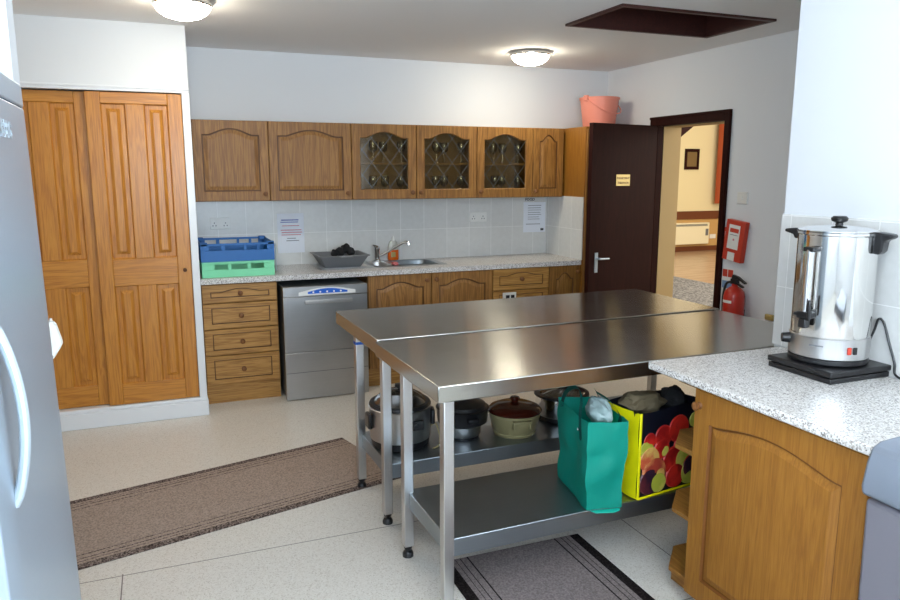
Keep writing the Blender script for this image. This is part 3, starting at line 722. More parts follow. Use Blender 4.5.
bm = bmesh.new(); lathe(bm, [(0, .9145), (.030, .9145), (.030, .925), (.023, .932), (.023, 1.005), (.026, 1.010), (.026, 1.030), (.014, 1.040), (0, 1.040)], 1.665, 5.785, 20); obj('body', bm, M['chrome'], t)
bm = bmesh.new(); tube(bm, [(1.665, 5.785, 1.035), (1.625, 5.765, 1.052)], [.010, .006]); obj('lever', bm, M['chrome'], t)
bm = bmesh.new(); tube(bm, spline([(1.68, 5.775, .955), (1.74, 5.74, .99), (1.83, 5.68, 1.055), (1.865, 5.655, 1.075), (1.888, 5.64, 1.074), (1.895, 5.635, 1.055)]), .0105, 10); obj('spout', bm, M['chrome'], t)
t = thing('washing_up_bottle', 'orange washing-up liquid bottle behind the sink', 'bottle', (1.815, 5.815, .9145))
bm = bmesh.new(); lathe(bm, [(0, .9145), (.036, .9145), (.040, .925), (.039, 1.000), (0, 1.000)], 1.815, 5.815, 20, 1.2, .6); obj('liquid', bm, M['orange'], t)
bm = bmesh.new(); lathe(bm, [(.0388, 1.000), (.037, 1.03), (.028, 1.065), (.013, 1.080), (0, 1.080)], 1.815, 5.815, 20, 1.2, .6); obj('clear_neck', bm, M['clear'], t)
bm = bmesh.new(); lathe(bm, [(.013, 1.075), (.014, 1.09), (.008, 1.10), (.006, 1.115), (0, 1.115)], 1.815, 5.815, 14); obj('cap', bm, M['white'], t)
bm = B((1.790, 1.828, 5.7895, 5.7935, .94, .983)); obj('paper_label', bm, M['brass'], t)
tag(obj('sponge', B((1.705, 1.742, 5.44, 5.52, .9145, .938)), M['sponge'], bevel=.006), 'small pink sponge on the sink divider', 'sponge')
# washing-up tub on the drainer
t = thing('dish_tub', 'grey plastic dish tub standing on the drainer', 'tub', (1.31, 5.58, .9185))
def tub_bm(bm, x0, x1, y0, y1, z0, z1, ins, th):
    def ring(d, z): return [bm.verts.new(c) for c in ((x0+d, y0+d, z), (x1-d, y0+d, z), (x1-d, y1-d, z), (x0+d, y1-d, z))]
    L = [ring(ins, z0), ring(0, z1-.008), ring(-.012, z1-.008), ring(-.012, z1), ring(th, z1), ring(ins+th, z0+th)]
    for p, q in zip(L, L[1:]):
        for i in range(4): bm.faces.new((p[i], p[(i+1) % 4], q[(i+1) % 4], q[i]))
    bm.faces.new(L[-1]); bm.faces.new(list(reversed(L[0])))
bm = bmesh.new(); tub_bm(bm, 1.115, 1.49, 5.41, 5.74, .9185, 1.015, .05, .004); obj('tub', bm, M['grey'], t, .004)
bm = bmesh.new(); box(bm, 1.26, 1.36, 5.375, 5.397, 1.000, 1.012); obj('lip_grip', bm, M['grey'], t, .003)
bm = bmesh.new()
for i, (dx, dy, dz, s) in enumerate(((0, 0, .055, .036), (.05, .01, .078, .038), (.085, -.01, .055, .034), (-.045, .0, .045, .03))):
    r = bmesh.ops.create_icosphere(bm, subdivisions=3, radius=s)
    for v in r['verts']:
        n_ = noise.noise(v.co*40+Vector((i*3, 0, 0))); v.co *= 1+.35*n_
        v.co += Vector((1.33+dx, 5.68+dy, .962+dz))
tag(obj('black_cloth', bm, M['cloth_b']), 'crumpled black cloth lying in the grey dish tub', 'cloth')

# plastic racks on the worktop
def rack(name, label, mat, z, x0, x1, y0, y1, hgt, holes):
    t = thing(name, label, 'rack', ((x0+x1)/2, (y0+y1)/2, z), 0, 'stacked dishwasher racks')
    th = .008; bm = bmesh.new()
    zb0, zb1 = holes[0], holes[1]
    for (a0, a1, b0, b1, along) in ((x0, x1, y0, y0+th, 'x'), (x0, x1, y1-th, y1, 'x'), (x0, x0+th, y0+th, y1-th, 'y'), (x1-th, x1, y0+th, y1-th, 'y')):
        box(bm, a0, a1, b0, b1, z, z+zb0); box(bm, a0, a1, b0, b1, z+zb1, z+hgt)
        lo, hi = (a0, a1) if along == 'x' else (b0, b1)
        cuts = holes[2]
        prev = 0
        for c0, c1 in list(cuts)+[(1, 1)]:
            p0, p1 = lo+(hi-lo)*prev, lo+(hi-lo)*c0
            if along == 'x': box(bm, p0, p1, b0, b1, z+zb0, z+zb1)
            else: box(bm, a0, a1, p0, p1, z+zb0, z+zb1)
            prev = c1
    obj('rack_wall', bm, mat, t, .0015)
    bm = bmesh.new()
    for k in range(8):
        f = (k+.5)/8
        box(bm, x0+(x1-x0)*f-.004, x0+(x1-x0)*f+.004, y0+th, y1-th, z+.002, z+.012)
        box(bm, x0+th, x1-th, y0+(y1-y0)*f-.004, y0+(y1-y0)*f+.004, z+.012, z+.02)
    obj('rack_grid', bm, mat, t)
    return t
rx0, rx1, ry0, ry1 = .262, .758, 5.295, 5.79
g = rack('dishwasher_rack', 'mint green plastic rack on the worktop under the blue one', M['mint'], .9105, rx0, rx1, ry0, ry1, .110, (.055, .092, ((.17, .35), (.40, .62), (.67, .85))))
b_ = rack('dishwasher_rack', 'blue plastic rack stacked on the mint green rack', M['blue'], 1.021, rx0-.004, rx1+.004, ry0-.004, ry1+.004, .128, (.078, .112, ((.12, .28), (.33, .58), (.62, .76), (.80, .90))))
for cx, cy in ((rx0+.02, ry1-.02), (rx1-.02, ry1-.02), (rx0+.02, ry0+.02), (rx1-.02, ry0+.02)): obj('corner_peg', B((cx-.024, cx+.024, cy-.024, cy+.024, 1.129, 1.156)), M['blue'], b_, .004)
t = thing('plate_rack', 'grey wire plate rack behind the green and blue racks', 'rack', (.79, 5.66, .9105))
bm = bmesh.new()
for k in range(7): tube(bm, [(.80, 5.50, .93+k*.026), (.842, 5.80, .93+k*.026)], .0035, 6)
for p in ((.80, 5.50), (.842, 5.80)): tube(bm, [(p[0], p[1], .9105), (p[0], p[1], 1.095)], .004, 6)
obj('wire_frame', bm, M['silver'], t)

# things fixed on the tiles
def sock(x0, x1, y, z0, z1, label):
    t = thing('socket_outlet', label, 'socket', ((x0+x1)/2, y, z0), 0, 'double sockets on the back tiles')
    obj('face_plate', B((x0, x1, y-.009, y, z0, z1)), M['white'], t, .003)
    w = x1-x0
    for f in (.36, .64): obj('switch', B((x0+w*f-.007, x0+w*f+.007, y-.013, y-.009, z1-.03, z1-.012)), M['white'], t, .001)
    bm = bmesh.new()
    for f in (.22, .78):
        cx = x0+w*f
        for dx, dz in ((0, .048), (-.011, .028), (.011, .028)): box(bm, cx+dx-.004, cx+dx+.004, y-.0098, y-.0088, z0+dz-.005, z0+dz+.005)
    obj('pin_holes', bm, M['grey'], t)
YT = YB-.0082
sock(.366, .513, YT, 1.208, 1.296, 'white double socket above the blue rack')
sock(2.526, 2.688, YT, 1.212, 1.294, 'white double socket below the right leaded cupboard')
def notice(x0, x1, z0, z1, label, lines):
    t = thing('paper_notice', label, 'notice', ((x0+x1)/2, YT, z0), 0, 'paper notices on the tiles')
    obj('sheet', B((x0, x1, YT-.0012, YT-.0002, z0, z1)), M['paper'], t, smooth=False)
    for mname, rows in lines:
        bm = bmesh.new()
        for a, b, zz, hh in rows: box(bm, x0+(x1-x0)*a, x0+(x1-x0)*b, YT-.0018, YT-.0012, z0+(z1-z0)*zz, z0+(z1-z0)*zz+hh)
        obj('printed_lines', bm, M[mname], t, smooth=False)
notice(.872, 1.082, 1.005, 1.318, 'white notice with blue and red print right of the racks', [
    ('ink_blue', [(.15, .80, .82, .009), (.12, .78, .77, .007)]), ('ink_red', [(.18, .82, .68, .006), (.12, .9, .57, .007), (.15, .92, .51, .007), (.14, .88, .45, .006)]), ('ink_grey', [(.35, .68, .36, .006), (.32, .80, .30, .006)])])
notice(3.055, 3.280, 1.105, 1.375, 'white typed notice in the tiled corner at the right', [
    ('ink_grey', [(.2, .8, .88, .005), (.2, .78, .80, .005), (.2, .8, .73, .004), (.2, .76, .65, .004), (.2, .8, .58, .004), (.2, .7, .50, .004), (.2, .74, .43, .004), (.12, .76, .26, .006)]), ('ink_black', [(.78, .92, .05, .02)])])
bm = bmesh.new(); text_bm(bm, 'FOOD', .034, FACE_Y(3.07, YT-.0018, 1.388))
tag(obj('heading_strip', bm, M['ink_black']), 'black heading letters above the typed corner notice', 'lettering')

# ------------------------------------------------------------------ steel tables
def table(label, x0, y0, x1, rz, dep, rear_in, tagblue=False, length=1.96):
    t = thing('steel_table', label, 'table', (x0, y0, 0), rz, 'stainless steel work tables')
    W = WM[t.name]
    def P(name, bm, mat, par=None, bevel=0): return obj(name, bm, mat, par or t, bevel, local=True)
    L = length; ZT = .903 if tagblue else .897
    P('tabletop', B((0, L, 0, dep, .834, ZT)), M['steel_top'], None, .004)
    yl = dep-rear_in
    for lx in (.028, L-.068):
        for ly in (.016, yl-.042):
            l = P('leg', B((lx, lx+.042, ly, ly+.042, .05, .834)), M['steel'], None, .003)
            bm = bmesh.new(); lathe(bm, [(0, 0), (.024, 0), (.024, .014), (.019, .024), (.012, .028), (.017, .036), (.020, .05), (0, .05)], lx+.021, ly+.021, 16)
            P('foot', bm, M['black'], l)
    P('shelf', B((.050, L-.05, .020, yl-.004, .225, .297)), M['steel_dark'], None, .003)
    if tagblue: P('blue_tape', B((.0265, .071, yl-.0435, yl+.0015, .776, .790)), M['label_blue'])
    return t
TF = table('front steel table with the shopping bags on its shelf', .875, 2.297, 0, math.radians(1.2), .745, .25)
TR = table('rear steel table with the slow cookers on its shelf', .872, 3.054, 0, math.radians(1.15), .745, .25, True)
SH = .2975
# slow cookers and pans on the rear shelf
def cooker_round(cx, cy):
    t = thing('slow_cooker', 'round steel slow cooker with glass lid behind the left table legs', 'cooker', (cx, cy, SH))
    r = .153
    bm = bmesh.new(); lathe(bm, [(0, SH), (r-.02, SH), (r-.008, SH+0.0094), (r-.006, SH+0.0410), (0, SH+0.0410)], cx, cy, 40); obj('base_ring', bm, M['black'], t)
    bm = bmesh.new(); lathe(bm, [(r-.004, SH+0.0410), (r, SH+0.0526), (r, SH+0.1930), (r+.004, SH+0.2012), (r-.004, SH+0.2059), (r-.012, SH+0.2036)], cx, cy, 40); obj('steel_body', bm, M['steel'], t)
    bm = bmesh.new(); lathe(bm, [(r-.003, SH+0.2012), (r+.002, SH+0.2106), (r-.004, SH+0.2223), (r-.022, SH+0.2223), (r-.03, SH+0.2106)], cx, cy, 40); obj('crock_rim', bm, M['black'], t)
    bm = bmesh.new(); lathe(bm, [(r-.022, SH+0.2223), (r-.04, SH+0.2480), (r-.08, SH+0.2714), (.03, SH+0.2808), (0, SH+0.2820)], cx, cy, 40); l = obj('lid', bm, M['lidglass'], t)
    bm = bmesh.new(); lathe(bm, [(.010, SH+0.2761), (.012, SH+0.2878), (.026, SH+0.2925), (.024, SH+0.3065), (0, SH+0.3100)], cx, cy, 20); obj('lid_knob', bm, M['black'], l)
    for a in (PI, -.25):
        ux, uy = math.cos(a), math.sin(a); bm = bmesh.new()
        box(bm, r-.002, r+.020, -.035, .035, SH+0.0994, SH+0.1755, Matrix.Translation((cx, cy, 0)) @ Matrix.Rotation(a, 4, 'Z')); obj('handle', bm, M['black'], t, .008)
    bm = bmesh.new(); lathe(bm, [(0, 0), (.016, 0), (.014, .014), (0, .015)], n=16, mx=Matrix.Translation((cx+.03, cy-r+.002, SH+0.1346)) @ Matrix.Rotation(PI/2, 4, 'X')); box(bm, cx-.012, cx+.07, cy-r-.006, cy-r+.012, SH+0.1111, SH+0.1580); obj('control_dial', bm, M['black'], t, .003)
    bm = bmesh.new(); tube(bm, spline([(cx+.148, cy-.02, SH+0.0702), (cx+.178, cy-.03, SH+0.0877), (cx+.185, cy-.07, SH+0.0351), (cx+.165, cy-.115, SH+0.0059), (cx+.12, cy-.15, SH+0.0059)]), .004, 6); obj('power_cord', bm, M['cream'], t)
cooker_round(1.062, 3.325)
t = thing('slow_cooker', 'black slow cooker with silver base band, second from the left', 'cooker', (1.390, 3.30, SH))
cx, cy = 1.390, 3.30
bm = bmesh.new(); lathe(bm, [(0, SH), (.085, SH), (.088, SH+.015), (0, SH+.015)], cx, cy, 36); obj('base_ring', bm, M['black'], t)
bm = bmesh.new(); lathe(bm, [(.09, SH+.015), (.094, SH+.02), (.098, SH+.068), (.09, SH+.07)], cx, cy, 36); obj('silver_band', bm, M['steel'], t)
bm = bmesh.new(); lathe(bm, [(.096, SH+.069), (.128, SH+.085), (.134, SH+.15), (.138, SH+.158), (.128, SH+.162), (0, SH+.162)], cx, cy, 36); obj('black_body', bm, M['black'], t)
bm = bmesh.new(); lathe(bm, [(.126, SH+.162), (.118, SH+.176), (.08, SH+.192), (.02, SH+.2), (.012, SH+.21), (.024, SH+.216), (.02, SH+.228), (0, SH+.23)], cx, cy, 36); obj('lid', bm, M['black'], t)
for sx_ in (-1, 1): obj('handle', B((cx-.03, cx+.03, cy+sx_*.128, cy+sx_*.156, SH+.11, SH+.135)), M['black'], t, .006)
cx, cy = 1.665, 3.25
t = thing('slow_cooker', 'cream slow cooker with dark brown lid on the table shelf', 'cooker', (cx, cy, SH))
bm = bmesh.new(); lathe(bm, [(0, SH), (.108, SH), (.112, SH+.012), (.108, SH+.018), (.118, SH+.03), (.134, SH+.105), (.138, SH+.108), (.138, SH+.118), (.13, SH+.12), (0, SH+.12)], cx, cy, 40); obj('cream_body', bm, M['cream'], t)
bm = bmesh.new(); lathe(bm, [(.140, SH+.119), (.142, SH+.126), (.130, SH+.140), (.09, SH+.156), (.03, SH+.163), (.018, SH+.166), (.018, SH+.176), (.028, SH+.182), (.022, SH+.192), (0, SH+.194)], cx, cy, 40); obj('brown_lid', bm, M['brown_glaze'], t)
for a in (-1.75, 1.4):
    bm = bmesh.new(); mx = Matrix.Translation((cx, cy, 0)) @ Matrix.Rotation(a, 4, 'Z')
    box(bm, .124, .150, -.048, .048, SH+.088, SH+.103, mx); box(bm, .122, .148, -.048, -.036, SH+.06, SH+.103, mx); box(bm, .122, .148, .036, .048, SH+.06, SH+.103, mx); obj('handle', bm, M['cream'], t, .004)
cx, cy = 2.01, 3.36
t = thing('stock_pot', 'steel pot with black rim and base half behind the teal bag', 'pot', (cx, cy, SH))
bm = bmesh.new(); lathe(bm, [(0, SH), (.125, SH), (.137, SH+.01), (.137, SH+.03), (0, SH+.03)], cx, cy, 40); obj('black_base', bm, M['black'], t)
bm = bmesh.new(); lathe(bm, [(.137, SH+.03), (.142, SH+.04), (.142, SH+.13), (.134, SH+.132)], cx, cy, 40); obj('steel_body', bm, M['urn'], t)
bm = bmesh.new(); lathe(bm, [(.142, SH+.13), (.152, SH+.136), (.150, SH+.148), (.13, SH+.152), (.12, SH+.145)], cx, cy, 40); obj('black_rim', bm, M['black'], t)
bm = bmesh.new(); lathe(bm, [(.13, SH+.152), (.09, SH+.168), (.03, SH+.176), (.014, SH+.178), (.014, SH+.19), (.024, SH+.195), (0, SH+.2)], cx, cy, 40); obj('lid', bm, M['lidglass'], t)

# ------------------------------------------------------------------ shopping bags
def bag_body(bm, w0, d0, w1, d1, h, seed, amp=.008, ns=10, nh=10):
    """open-topped soft bag, local, base centre at origin"""
    def per(w, d):
        P = []
        for i in range(ns): P.append((-w/2+w*i/ns, -d/2))
        for i in range(ns): P.append((w/2, -d/2+d*i/ns))
        for i in range(ns): P.append((w/2-w*i/ns, d/2))
        for i in range(ns): P.append((-w/2, d/2-d*i/ns))
        return P
    rings = []
    for k in range(nh+1):
        f = k/nh; P = per(w0+(w1-w0)*f, d0+(d1-d0)*f); R = []
        for i, (x, y) in enumerate(P):
            q = Vector((x*7+seed, y*7, f*3.2)); a = noise.noise(q)*amp*2*(.3+.7*math.sin(PI*min(1, f+.1)))+noise.noise(q*3)*amp*.5
            n = Vector((x/(w0), y/(d0), 0)).normalized()
            R.append(bm.verts.new((x+n.x*a, y+n.y*a, h*f+.002+noise.noise(q+Vector((9, 3, 1)))*(.012 if k == nh else 0))))
        rings.append(R)
    m = len(rings[0])
    for a, b in zip(rings, rings[1:]):
        for i in range(m): bm.faces.new((a[i], a[(i+1) % m], b[(i+1) % m], b[i]))
    bm.faces.new(list(reversed(rings[0])))
    return rings
def strap(bm, pts, w, ax, th=.003):
    pts = spline(pts, 5); A = []
    ax = Vector(ax)
    for p in pts: A.append((bm.verts.new(p-ax*w/2), bm.verts.new(p+ax*w/2)))
    for a, b in zip(A, A[1:]): bm.faces.new((a[0], a[1], b[1], b[0]))
    r = bmesh.ops.solidify(bm, geom=bm.faces[:], thickness=th)
b1 = thing('shopping_bag', 'teal green shopping bag on the front table shelf', 'bag', (1.632, 2.482, SH), math.radians(-11))
bm = bmesh.new(); bag_body(bm, .150, .335, .170, .345, .365, 3, .012, 14, 14); bmesh.ops.solidify(bm, geom=bm.faces[:], thickness=.002); obj('bag_body', bm, M['teal'], b1, ang=60, local=True)
bm = bmesh.new(); strap(bm, [(-.084, -.10, .27), (-.088, -.095, .37), (-.07, -.06, .435), (-.055, .02, .455), (-.07, .09, .43), (-.086, .12, .37), (-.084, .12, .27)], .03, (0, 1, .25)); obj('handle', bm, M['teal_dark'], b1, ang=60, local=True)
bm = bmesh.new(); strap(bm, [(.080, -.10, .33), (.082, -.095, .37), (.05, -.06, .42), (.03, .02, .43), (.05, .09, .42), (.082, .12, .37), (.080, .12, .33)], .03, (0, 1, .25)); obj('handle', bm, M['teal_dark'], b1, ang=60, local=True)
bm = bmesh.new()
pp = [(-.06, -.168), (-.045, -.192), (.03, -.198), (.06, -.185), (.066, -.168)]
prism(bm, pp, 'z', -.004, .000); obj('base_flap', bm, M['teal'], b1, .001, local=True)
bm = bmesh.new(); lathe(bm, [(.004, 0), (.007, 0), (.007, .003), (.004, .003)], n=14, mx=Matrix.Translation((-.089, -.085, .315)) @ Matrix.Rotation(-PI/2, 4, 'Y')); obj('eyelet', bm, M['chrome'], b1, local=True)
def crumple(name, c, rad, mat, label, cat, seed, sub=4, amp=.3, fr=9):
    bm = bmesh.new(); r = bmesh.ops.create_icosphere(bm, subdivisions=sub, radius=1)
    for v in r['verts']:
        a = 1+amp*noise.noise(v.co*1.6+Vector((seed, 0, 0)))+amp*.5*abs(noise.noise(v.co*4.5+Vector((0, seed, 0))))
        v.co = Vector((v.co.x*rad[0]*a, v.co.y*rad[1]*a, v.co.z*rad[2]*a))+Vector(c)
    return tag(obj(name, bm, mat, ang=25), label, cat)
crumple('carrier_bag', (1.645, 2.45, .665), (.04, .07, .055), M['carrier'], 'crumpled white carrier bag poking out of the teal bag', 'bag', 5)
b2 = thing('shopping_bag', 'shopping bag printed with red apples, with yellow sides', 'bag', (1.934, 2.457, SH), math.radians(8))
bw, bd, bh = .355, .19, .375
bm = bmesh.new(); bag_body(bm, bw, bd, bw+.004, bd, bh, 8, .0035); bmesh.ops.solidify(bm, geom=bm.faces[:], thickness=.002); o = obj('bag_body', bm, M['navy'], b2, ang=60, local=True)
bm = bmesh.new()
n1, n2 = 6, 10; G = [[bm.verts.new((-bw/2-.006-.004*math.sin(i*1.3+j), -bd/2-.002+(bd+.004)*i/n1, .004+(bh-.006)*j/n2)) for j in range(n2+1)] for i in range(n1+1)]
for i in range(n1):
    for j in range(n2): bm.faces.new((G[i][j], G[i+1][j], G[i+1][j+1], G[i][j+1]))
for j in range(1): pass
obj('yellow_gusset', bm, M['yellow'], b2, local=True)
obj('yellow_piping', B((-bw/2-.008, -bw/2+.004, -bd/2-.010, -bd/2-.004, .003, bh), (-bw/2, bw/2, -bd/2-.009, -bd/2-.004, 0, .010)), M['yellow'], b2, .002, local=True)
# the printed apples lie flat on the front face
AP = [(405, 262, 26, 0, 9), (385, 300, 28, 2, 9), (455, 248, 38, 0, 9), (575, 192, 26, 2, 9), (512, 222, 46, 0, 9), (450, 300, 34, 0, 2), (530, 285, 40, 0, 2), (395, 345, 42, 3, 9), (495, 350, 46, 0, 9), (425, 400, 52, 1, 3), (535, 345, 40, 2, 0), (380, 470, 44, 4, 9), (505, 450, 42, 0, 9), (440, 500, 34, 2, 9), (590, 290, 36, 0, 9), (590, 440, 44, 2, 9), (575, 370, 40, 4, 9)]
cols = [M['apple_red'], M['apple_dull'], M['apple_green'], M['apple_yellow'], M['apple_dark']]
bm = bmesh.new()
for i, (zx, zy, zr, c, patch) in enumerate(AP):
    px, py = 540+zx/4, 370+zy/4
    lx = (px-632)/58*bw-bw/2; vb = 501-.36*(px-632); vt = 404-.05*(px-632)
    lz = (vb-py)/(vb-vt)*bh; r = zr/4*.0053
    for j, (dx, dz, rr, cc) in enumerate(((0, 0, r, c), (r*.25, -r*.18, r*.62, patch))):
        if cc == 9: continue
        x0 = min(max(lx+dx, -bw/2+rr+.003), bw/2-rr-.001); z0 = max(lz+dz, rr+.011)
        n0 = len(bm.faces); e = .0004*i+.0002*j
        lathe(bm, [(rr, .0), (rr*.92, .0022+e), (0, .0032+e)], n=24, mx=Matrix.Translation((x0, -bd/2-.0042, z0)) @ Matrix.Rotation(PI/2, 4, 'X'))
        bm.faces.ensure_lookup_table()
        for f in bm.faces[n0:]: f.material_index = cc
    # the dark stalk hollow
o = obj('apple_print', bm, cols[0], b2, smooth=False, local=True, mat2=cols[1])
for m_ in cols[len(o.data.materials):]: o.data.materials.append(m_)
crumple('brown_paper_bag', (1.872, 2.468, .668), (.098, .062, .052), M['brown_paper'], 'crumpled brown bag stuffed in the top of the apple bag', 'bag', 2)
crumple('black_bag', (2.048, 2.485, .664), (.052, .060, .048), M['cloth_b'], 'black folded bag in the apple bag beside the open shelves', 'bag', 11)

# ------------------------------------------------------------------ counter at the right
YW0, YW1, XW = 1.275, 2.272, 1.745
t = thing('base_cupboard', 'golden oak base cupboard under the urn counter', 'cupboard', (2.1, 1.66, 0))
CX = 1.795
obj('carcass', B((CX, XN-.012, 1.29, 2.03, .06, .878)), M['oak_gold'], t, .001)
obj('plinth', B((CX+.05, CX+.07, 1.29, 2.03, 0, .06)), M['oak_y'], t)
Rm = Matrix.Translation((CX-.021, 2.030, .062)) @ Matrix.Rotation(-PI/2, 4, 'Z')
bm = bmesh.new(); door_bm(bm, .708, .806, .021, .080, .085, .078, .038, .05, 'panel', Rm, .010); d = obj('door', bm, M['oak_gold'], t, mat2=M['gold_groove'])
bm = bmesh.new(); knob_bm(bm, CX-.021, 2.003, .808, 'x', .016); obj('knob', bm, M['knob'], d)
t = thing('open_end_shelves', 'open oak end shelves with cut corners facing the steel table', 'shelves', (2.1, 2.15, 0))
def clip(z0, z1):
    bm = bmesh.new(); prism(bm, [(CX-.005, 2.0315), (CX-.005, 2.14), (CX+.115, 2.262), (XN-.012, 2.262), (XN-.012, 2.0315)], 'z', z0, z1); return bm
for z in (.085, .335, .595): obj('shelf', clip(z, z+.018), M['oak_y'], t, .002)
obj('top_panel', clip(.860, .878), M['oak_y'], t)
obj('plinth', B((CX+.06, XN-.012, 2.0315, 2.20, 0, .085)), M['oak_y'], t)
obj('back_panel', B((XN-.030, XN-.012, 2.0315, 2.262, .103, .860)), M['oak_gold'], t)
bm = bmesh.new()
prism(bm, [(XW+.03, YW0), (XW+.009, YW0+.009), (XW, YW0+.03), (XW, YW1), (XN-.0095, YW1), (XN-.0095, YW0)], 'z', .8795, .910)
tag(obj('worktop', bm, M['worktop'], bevel=.006), 'short speckled worktop at the right carrying the steel urn', 'worktop')
# urn and its stand
t = thing('urn_stand', 'flat black two-tier stand under the steel urn', 'stand', (2.28, 1.91, .9105))
obj('lower_slab', B((2.128, 2.418, 1.766, 2.046, .9105, .930)), M['black'], t, .004)
obj('upper_slab', B((2.124, 2.421, 1.762, 2.049, .9335, .955)), M['black'], t, .005)
obj('spacer', B((2.14, 2.40, 1.785, 2.03, .930, .9335)), M['black'], t)
ux, uy, uz = 2.278, 1.915, .9555
t = thing('tea_urn', 'tall polished steel tea urn on a black stand', 'urn', (ux, uy, uz))
R_ = .134
bm = bmesh.new(); lathe(bm, [(0, uz), (.128, uz), (.134, uz+.006), (.134, uz+.022), (0, uz+.022)], ux, uy, 48); obj('black_base', bm, M['black'], t)
bm = bmesh.new(); lathe(bm, [(R_-.004, uz+.022), (R_+.001, uz+.026), (R_+.001, uz+.098), (R_-.003, uz+.101)], ux, uy, 64); s = obj('lower_band', bm, M['steel'], t)
bm = bmesh.new(); lathe(bm, [(R_-.003, uz+.101), (R_-.002, uz+.105), (R_-.002, uz+.462), (R_+.003, uz+.466), (R_+.003, uz+.474), (R_-.004, uz+.476)], ux, uy, 64); obj('body', bm, M['urn'], t)
bm = bmesh.new(); lathe(bm, [(R_+.001, uz+.476), (R_+.001, uz+.480), (.10, uz+.490), (.03, uz+.496), (0, uz+.497)], ux, uy, 64); l = obj('lid', bm, M['urn'], t)
bm = bmesh.new(); lathe(bm, [(.014, uz+.496), (.012, uz+.504), (.026, uz+.510), (.029, uz+.520), (.022, uz+.528), (0, uz+.530)], ux, uy, 24); obj('lid_knob', bm, M['black'], l)
vd = math.atan2(-uy, -ux)          # towards the camera
def polar(a, r, z): return Vector((ux+r*math.cos(a), uy+r*math.sin(a), z))
for a in (vd+PI/2-.42, vd-PI/2-.42):
    mx = Matrix.Translation((ux, uy, 0)) @ Matrix.Rotation(a, 4, 'Z'); bm = bmesh.new()
    if a > vd: prism(bm, [(.128, uz+.405), (.150, uz+.402), (.160, uz+.415), (.164, uz+.450), (.190, uz+.462), (.188, uz+.474), (.128, uz+.480)], 'y', -.028, .028)
    else: prism(bm, [(.128, uz+.440), (.146, uz+.440), (.152, uz+.455), (.186, uz+.464), (.184, uz+.474), (.128, uz+.480)], 'y', -.030, .030)
    bmesh.ops.transform(bm, matrix=mx, verts=bm.verts[:]); obj('handle', bm, M['black'], t, .006)
ga = vd-PI/2+PI/2-.62      # level gauge, left of the front
ga = vd-.55
q0, q1 = polar(ga, R_+.022, uz+.185), polar(ga, R_+.022, uz+.415)
bm = bmesh.new(); tube(bm, [q0, q1], .015, 14); obj('level_gauge', bm, M['chrome'], t)
bm = bmesh.new(); mx = Matrix.Translation((ux, uy, 0)) @ Matrix.Rotation(ga, 4, 'Z'); box(bm, R_-.004, R_+.036, -.020, .020, uz+.408, uz+.424, mx); obj('gauge_bracket', bm, M['black'], t, .003)
bm = bmesh.new(); box(bm, R_-.004, R_+.042, -.024, .024, uz+.170, uz+.195, mx); box(bm, R_+.010, R_+.040, -.015, .015, uz+.135, uz+.170, mx); tp = obj('tap', bm, M['black'], t, .005)
bm = bmesh.new(); box(bm, R_+.034, R_+.046, .020, .030, uz+.165, uz+.24, mx); box(bm, R_+.030, R_+.042, -.034, .024, uz+.178, uz+.190, mx); obj('tap_lever', bm, M['black'], tp, .003)
a = vd-PI/2+.15; bm = bmesh.new(); lathe(bm, [(0, 0), (.020, 0), (.017, .028), (0, .03)], n=18, mx=Matrix.Translation(polar(ga-.75, R_, uz+.075)) @ Matrix.Rotation(ga-.75, 4, 'Z') @ Matrix.Rotation(PI/2, 4, 'Y')); obj('thermostat_knob', bm, M['black'], t)
ra_ = vd+.62
for da, mt, nm in ((-.10, 'redsign', 'indicator_lamp'), (.06, 'black', 'power_switch')):
    bm = bmesh.new(); mx = Matrix.Translation((ux, uy, 0)) @ Matrix.Rotation(ra_+da, 4, 'Z'); box(bm, R_-.002, R_+.006, -.007, .007, uz+.048, uz+.074, mx); obj(nm, bm, M[mt], t, .002)
bm = bmesh.new(); mx = Matrix.Translation((ux, uy, 0)) @ Matrix.Rotation(vd-.2, 4, 'Z')
box(bm, R_-.002, R_+.0022, -.035, .012, uz+.07, uz+.074, mx); obj('printed_mark', bm, M['grey'], t)
bm = bmesh.new(); tube(bm, spline([(2.405, 1.850, 1.025), (2.412, 1.838, 1.07), (2.412, 1.826, 1.112), (2.414, 1.805, 1.10), (2.416, 1.778, 1.03), (2.418, 1.752, .965), (2.416, 1.74, .922), (2.405, 1.66, .916), (2.40, 1.45, .916)], 8), .0042, 8)
tag(obj('power_cord', bm, M['black']), 'black flex looping from the steel urn down to the counter', 'cord')
# bin at the near end of the counter
t = thing('waste_bin', 'blue-grey plastic bin at the near end of the counter', 'bin', (1.86, 1.05, 0))
bm = bmesh.new(); prism(bm, [(1.697, 0), (1.677, .55), (1.672, .800), (2.06, .800), (2.05, 0)], 'y', .86, 1.252); obj('bin_body', bm, M['bin_body'], t, .012)
bm = bmesh.new(); prism(bm, [(1.662, .808), (1.656, .835), (1.668, .900), (1.682, .936), (1.712, .950), (1.78, .954), (2.065, .958), (2.065, .808)], 'y', .852, 1.258); obj('lid', bm, M['bin'], t, .010)

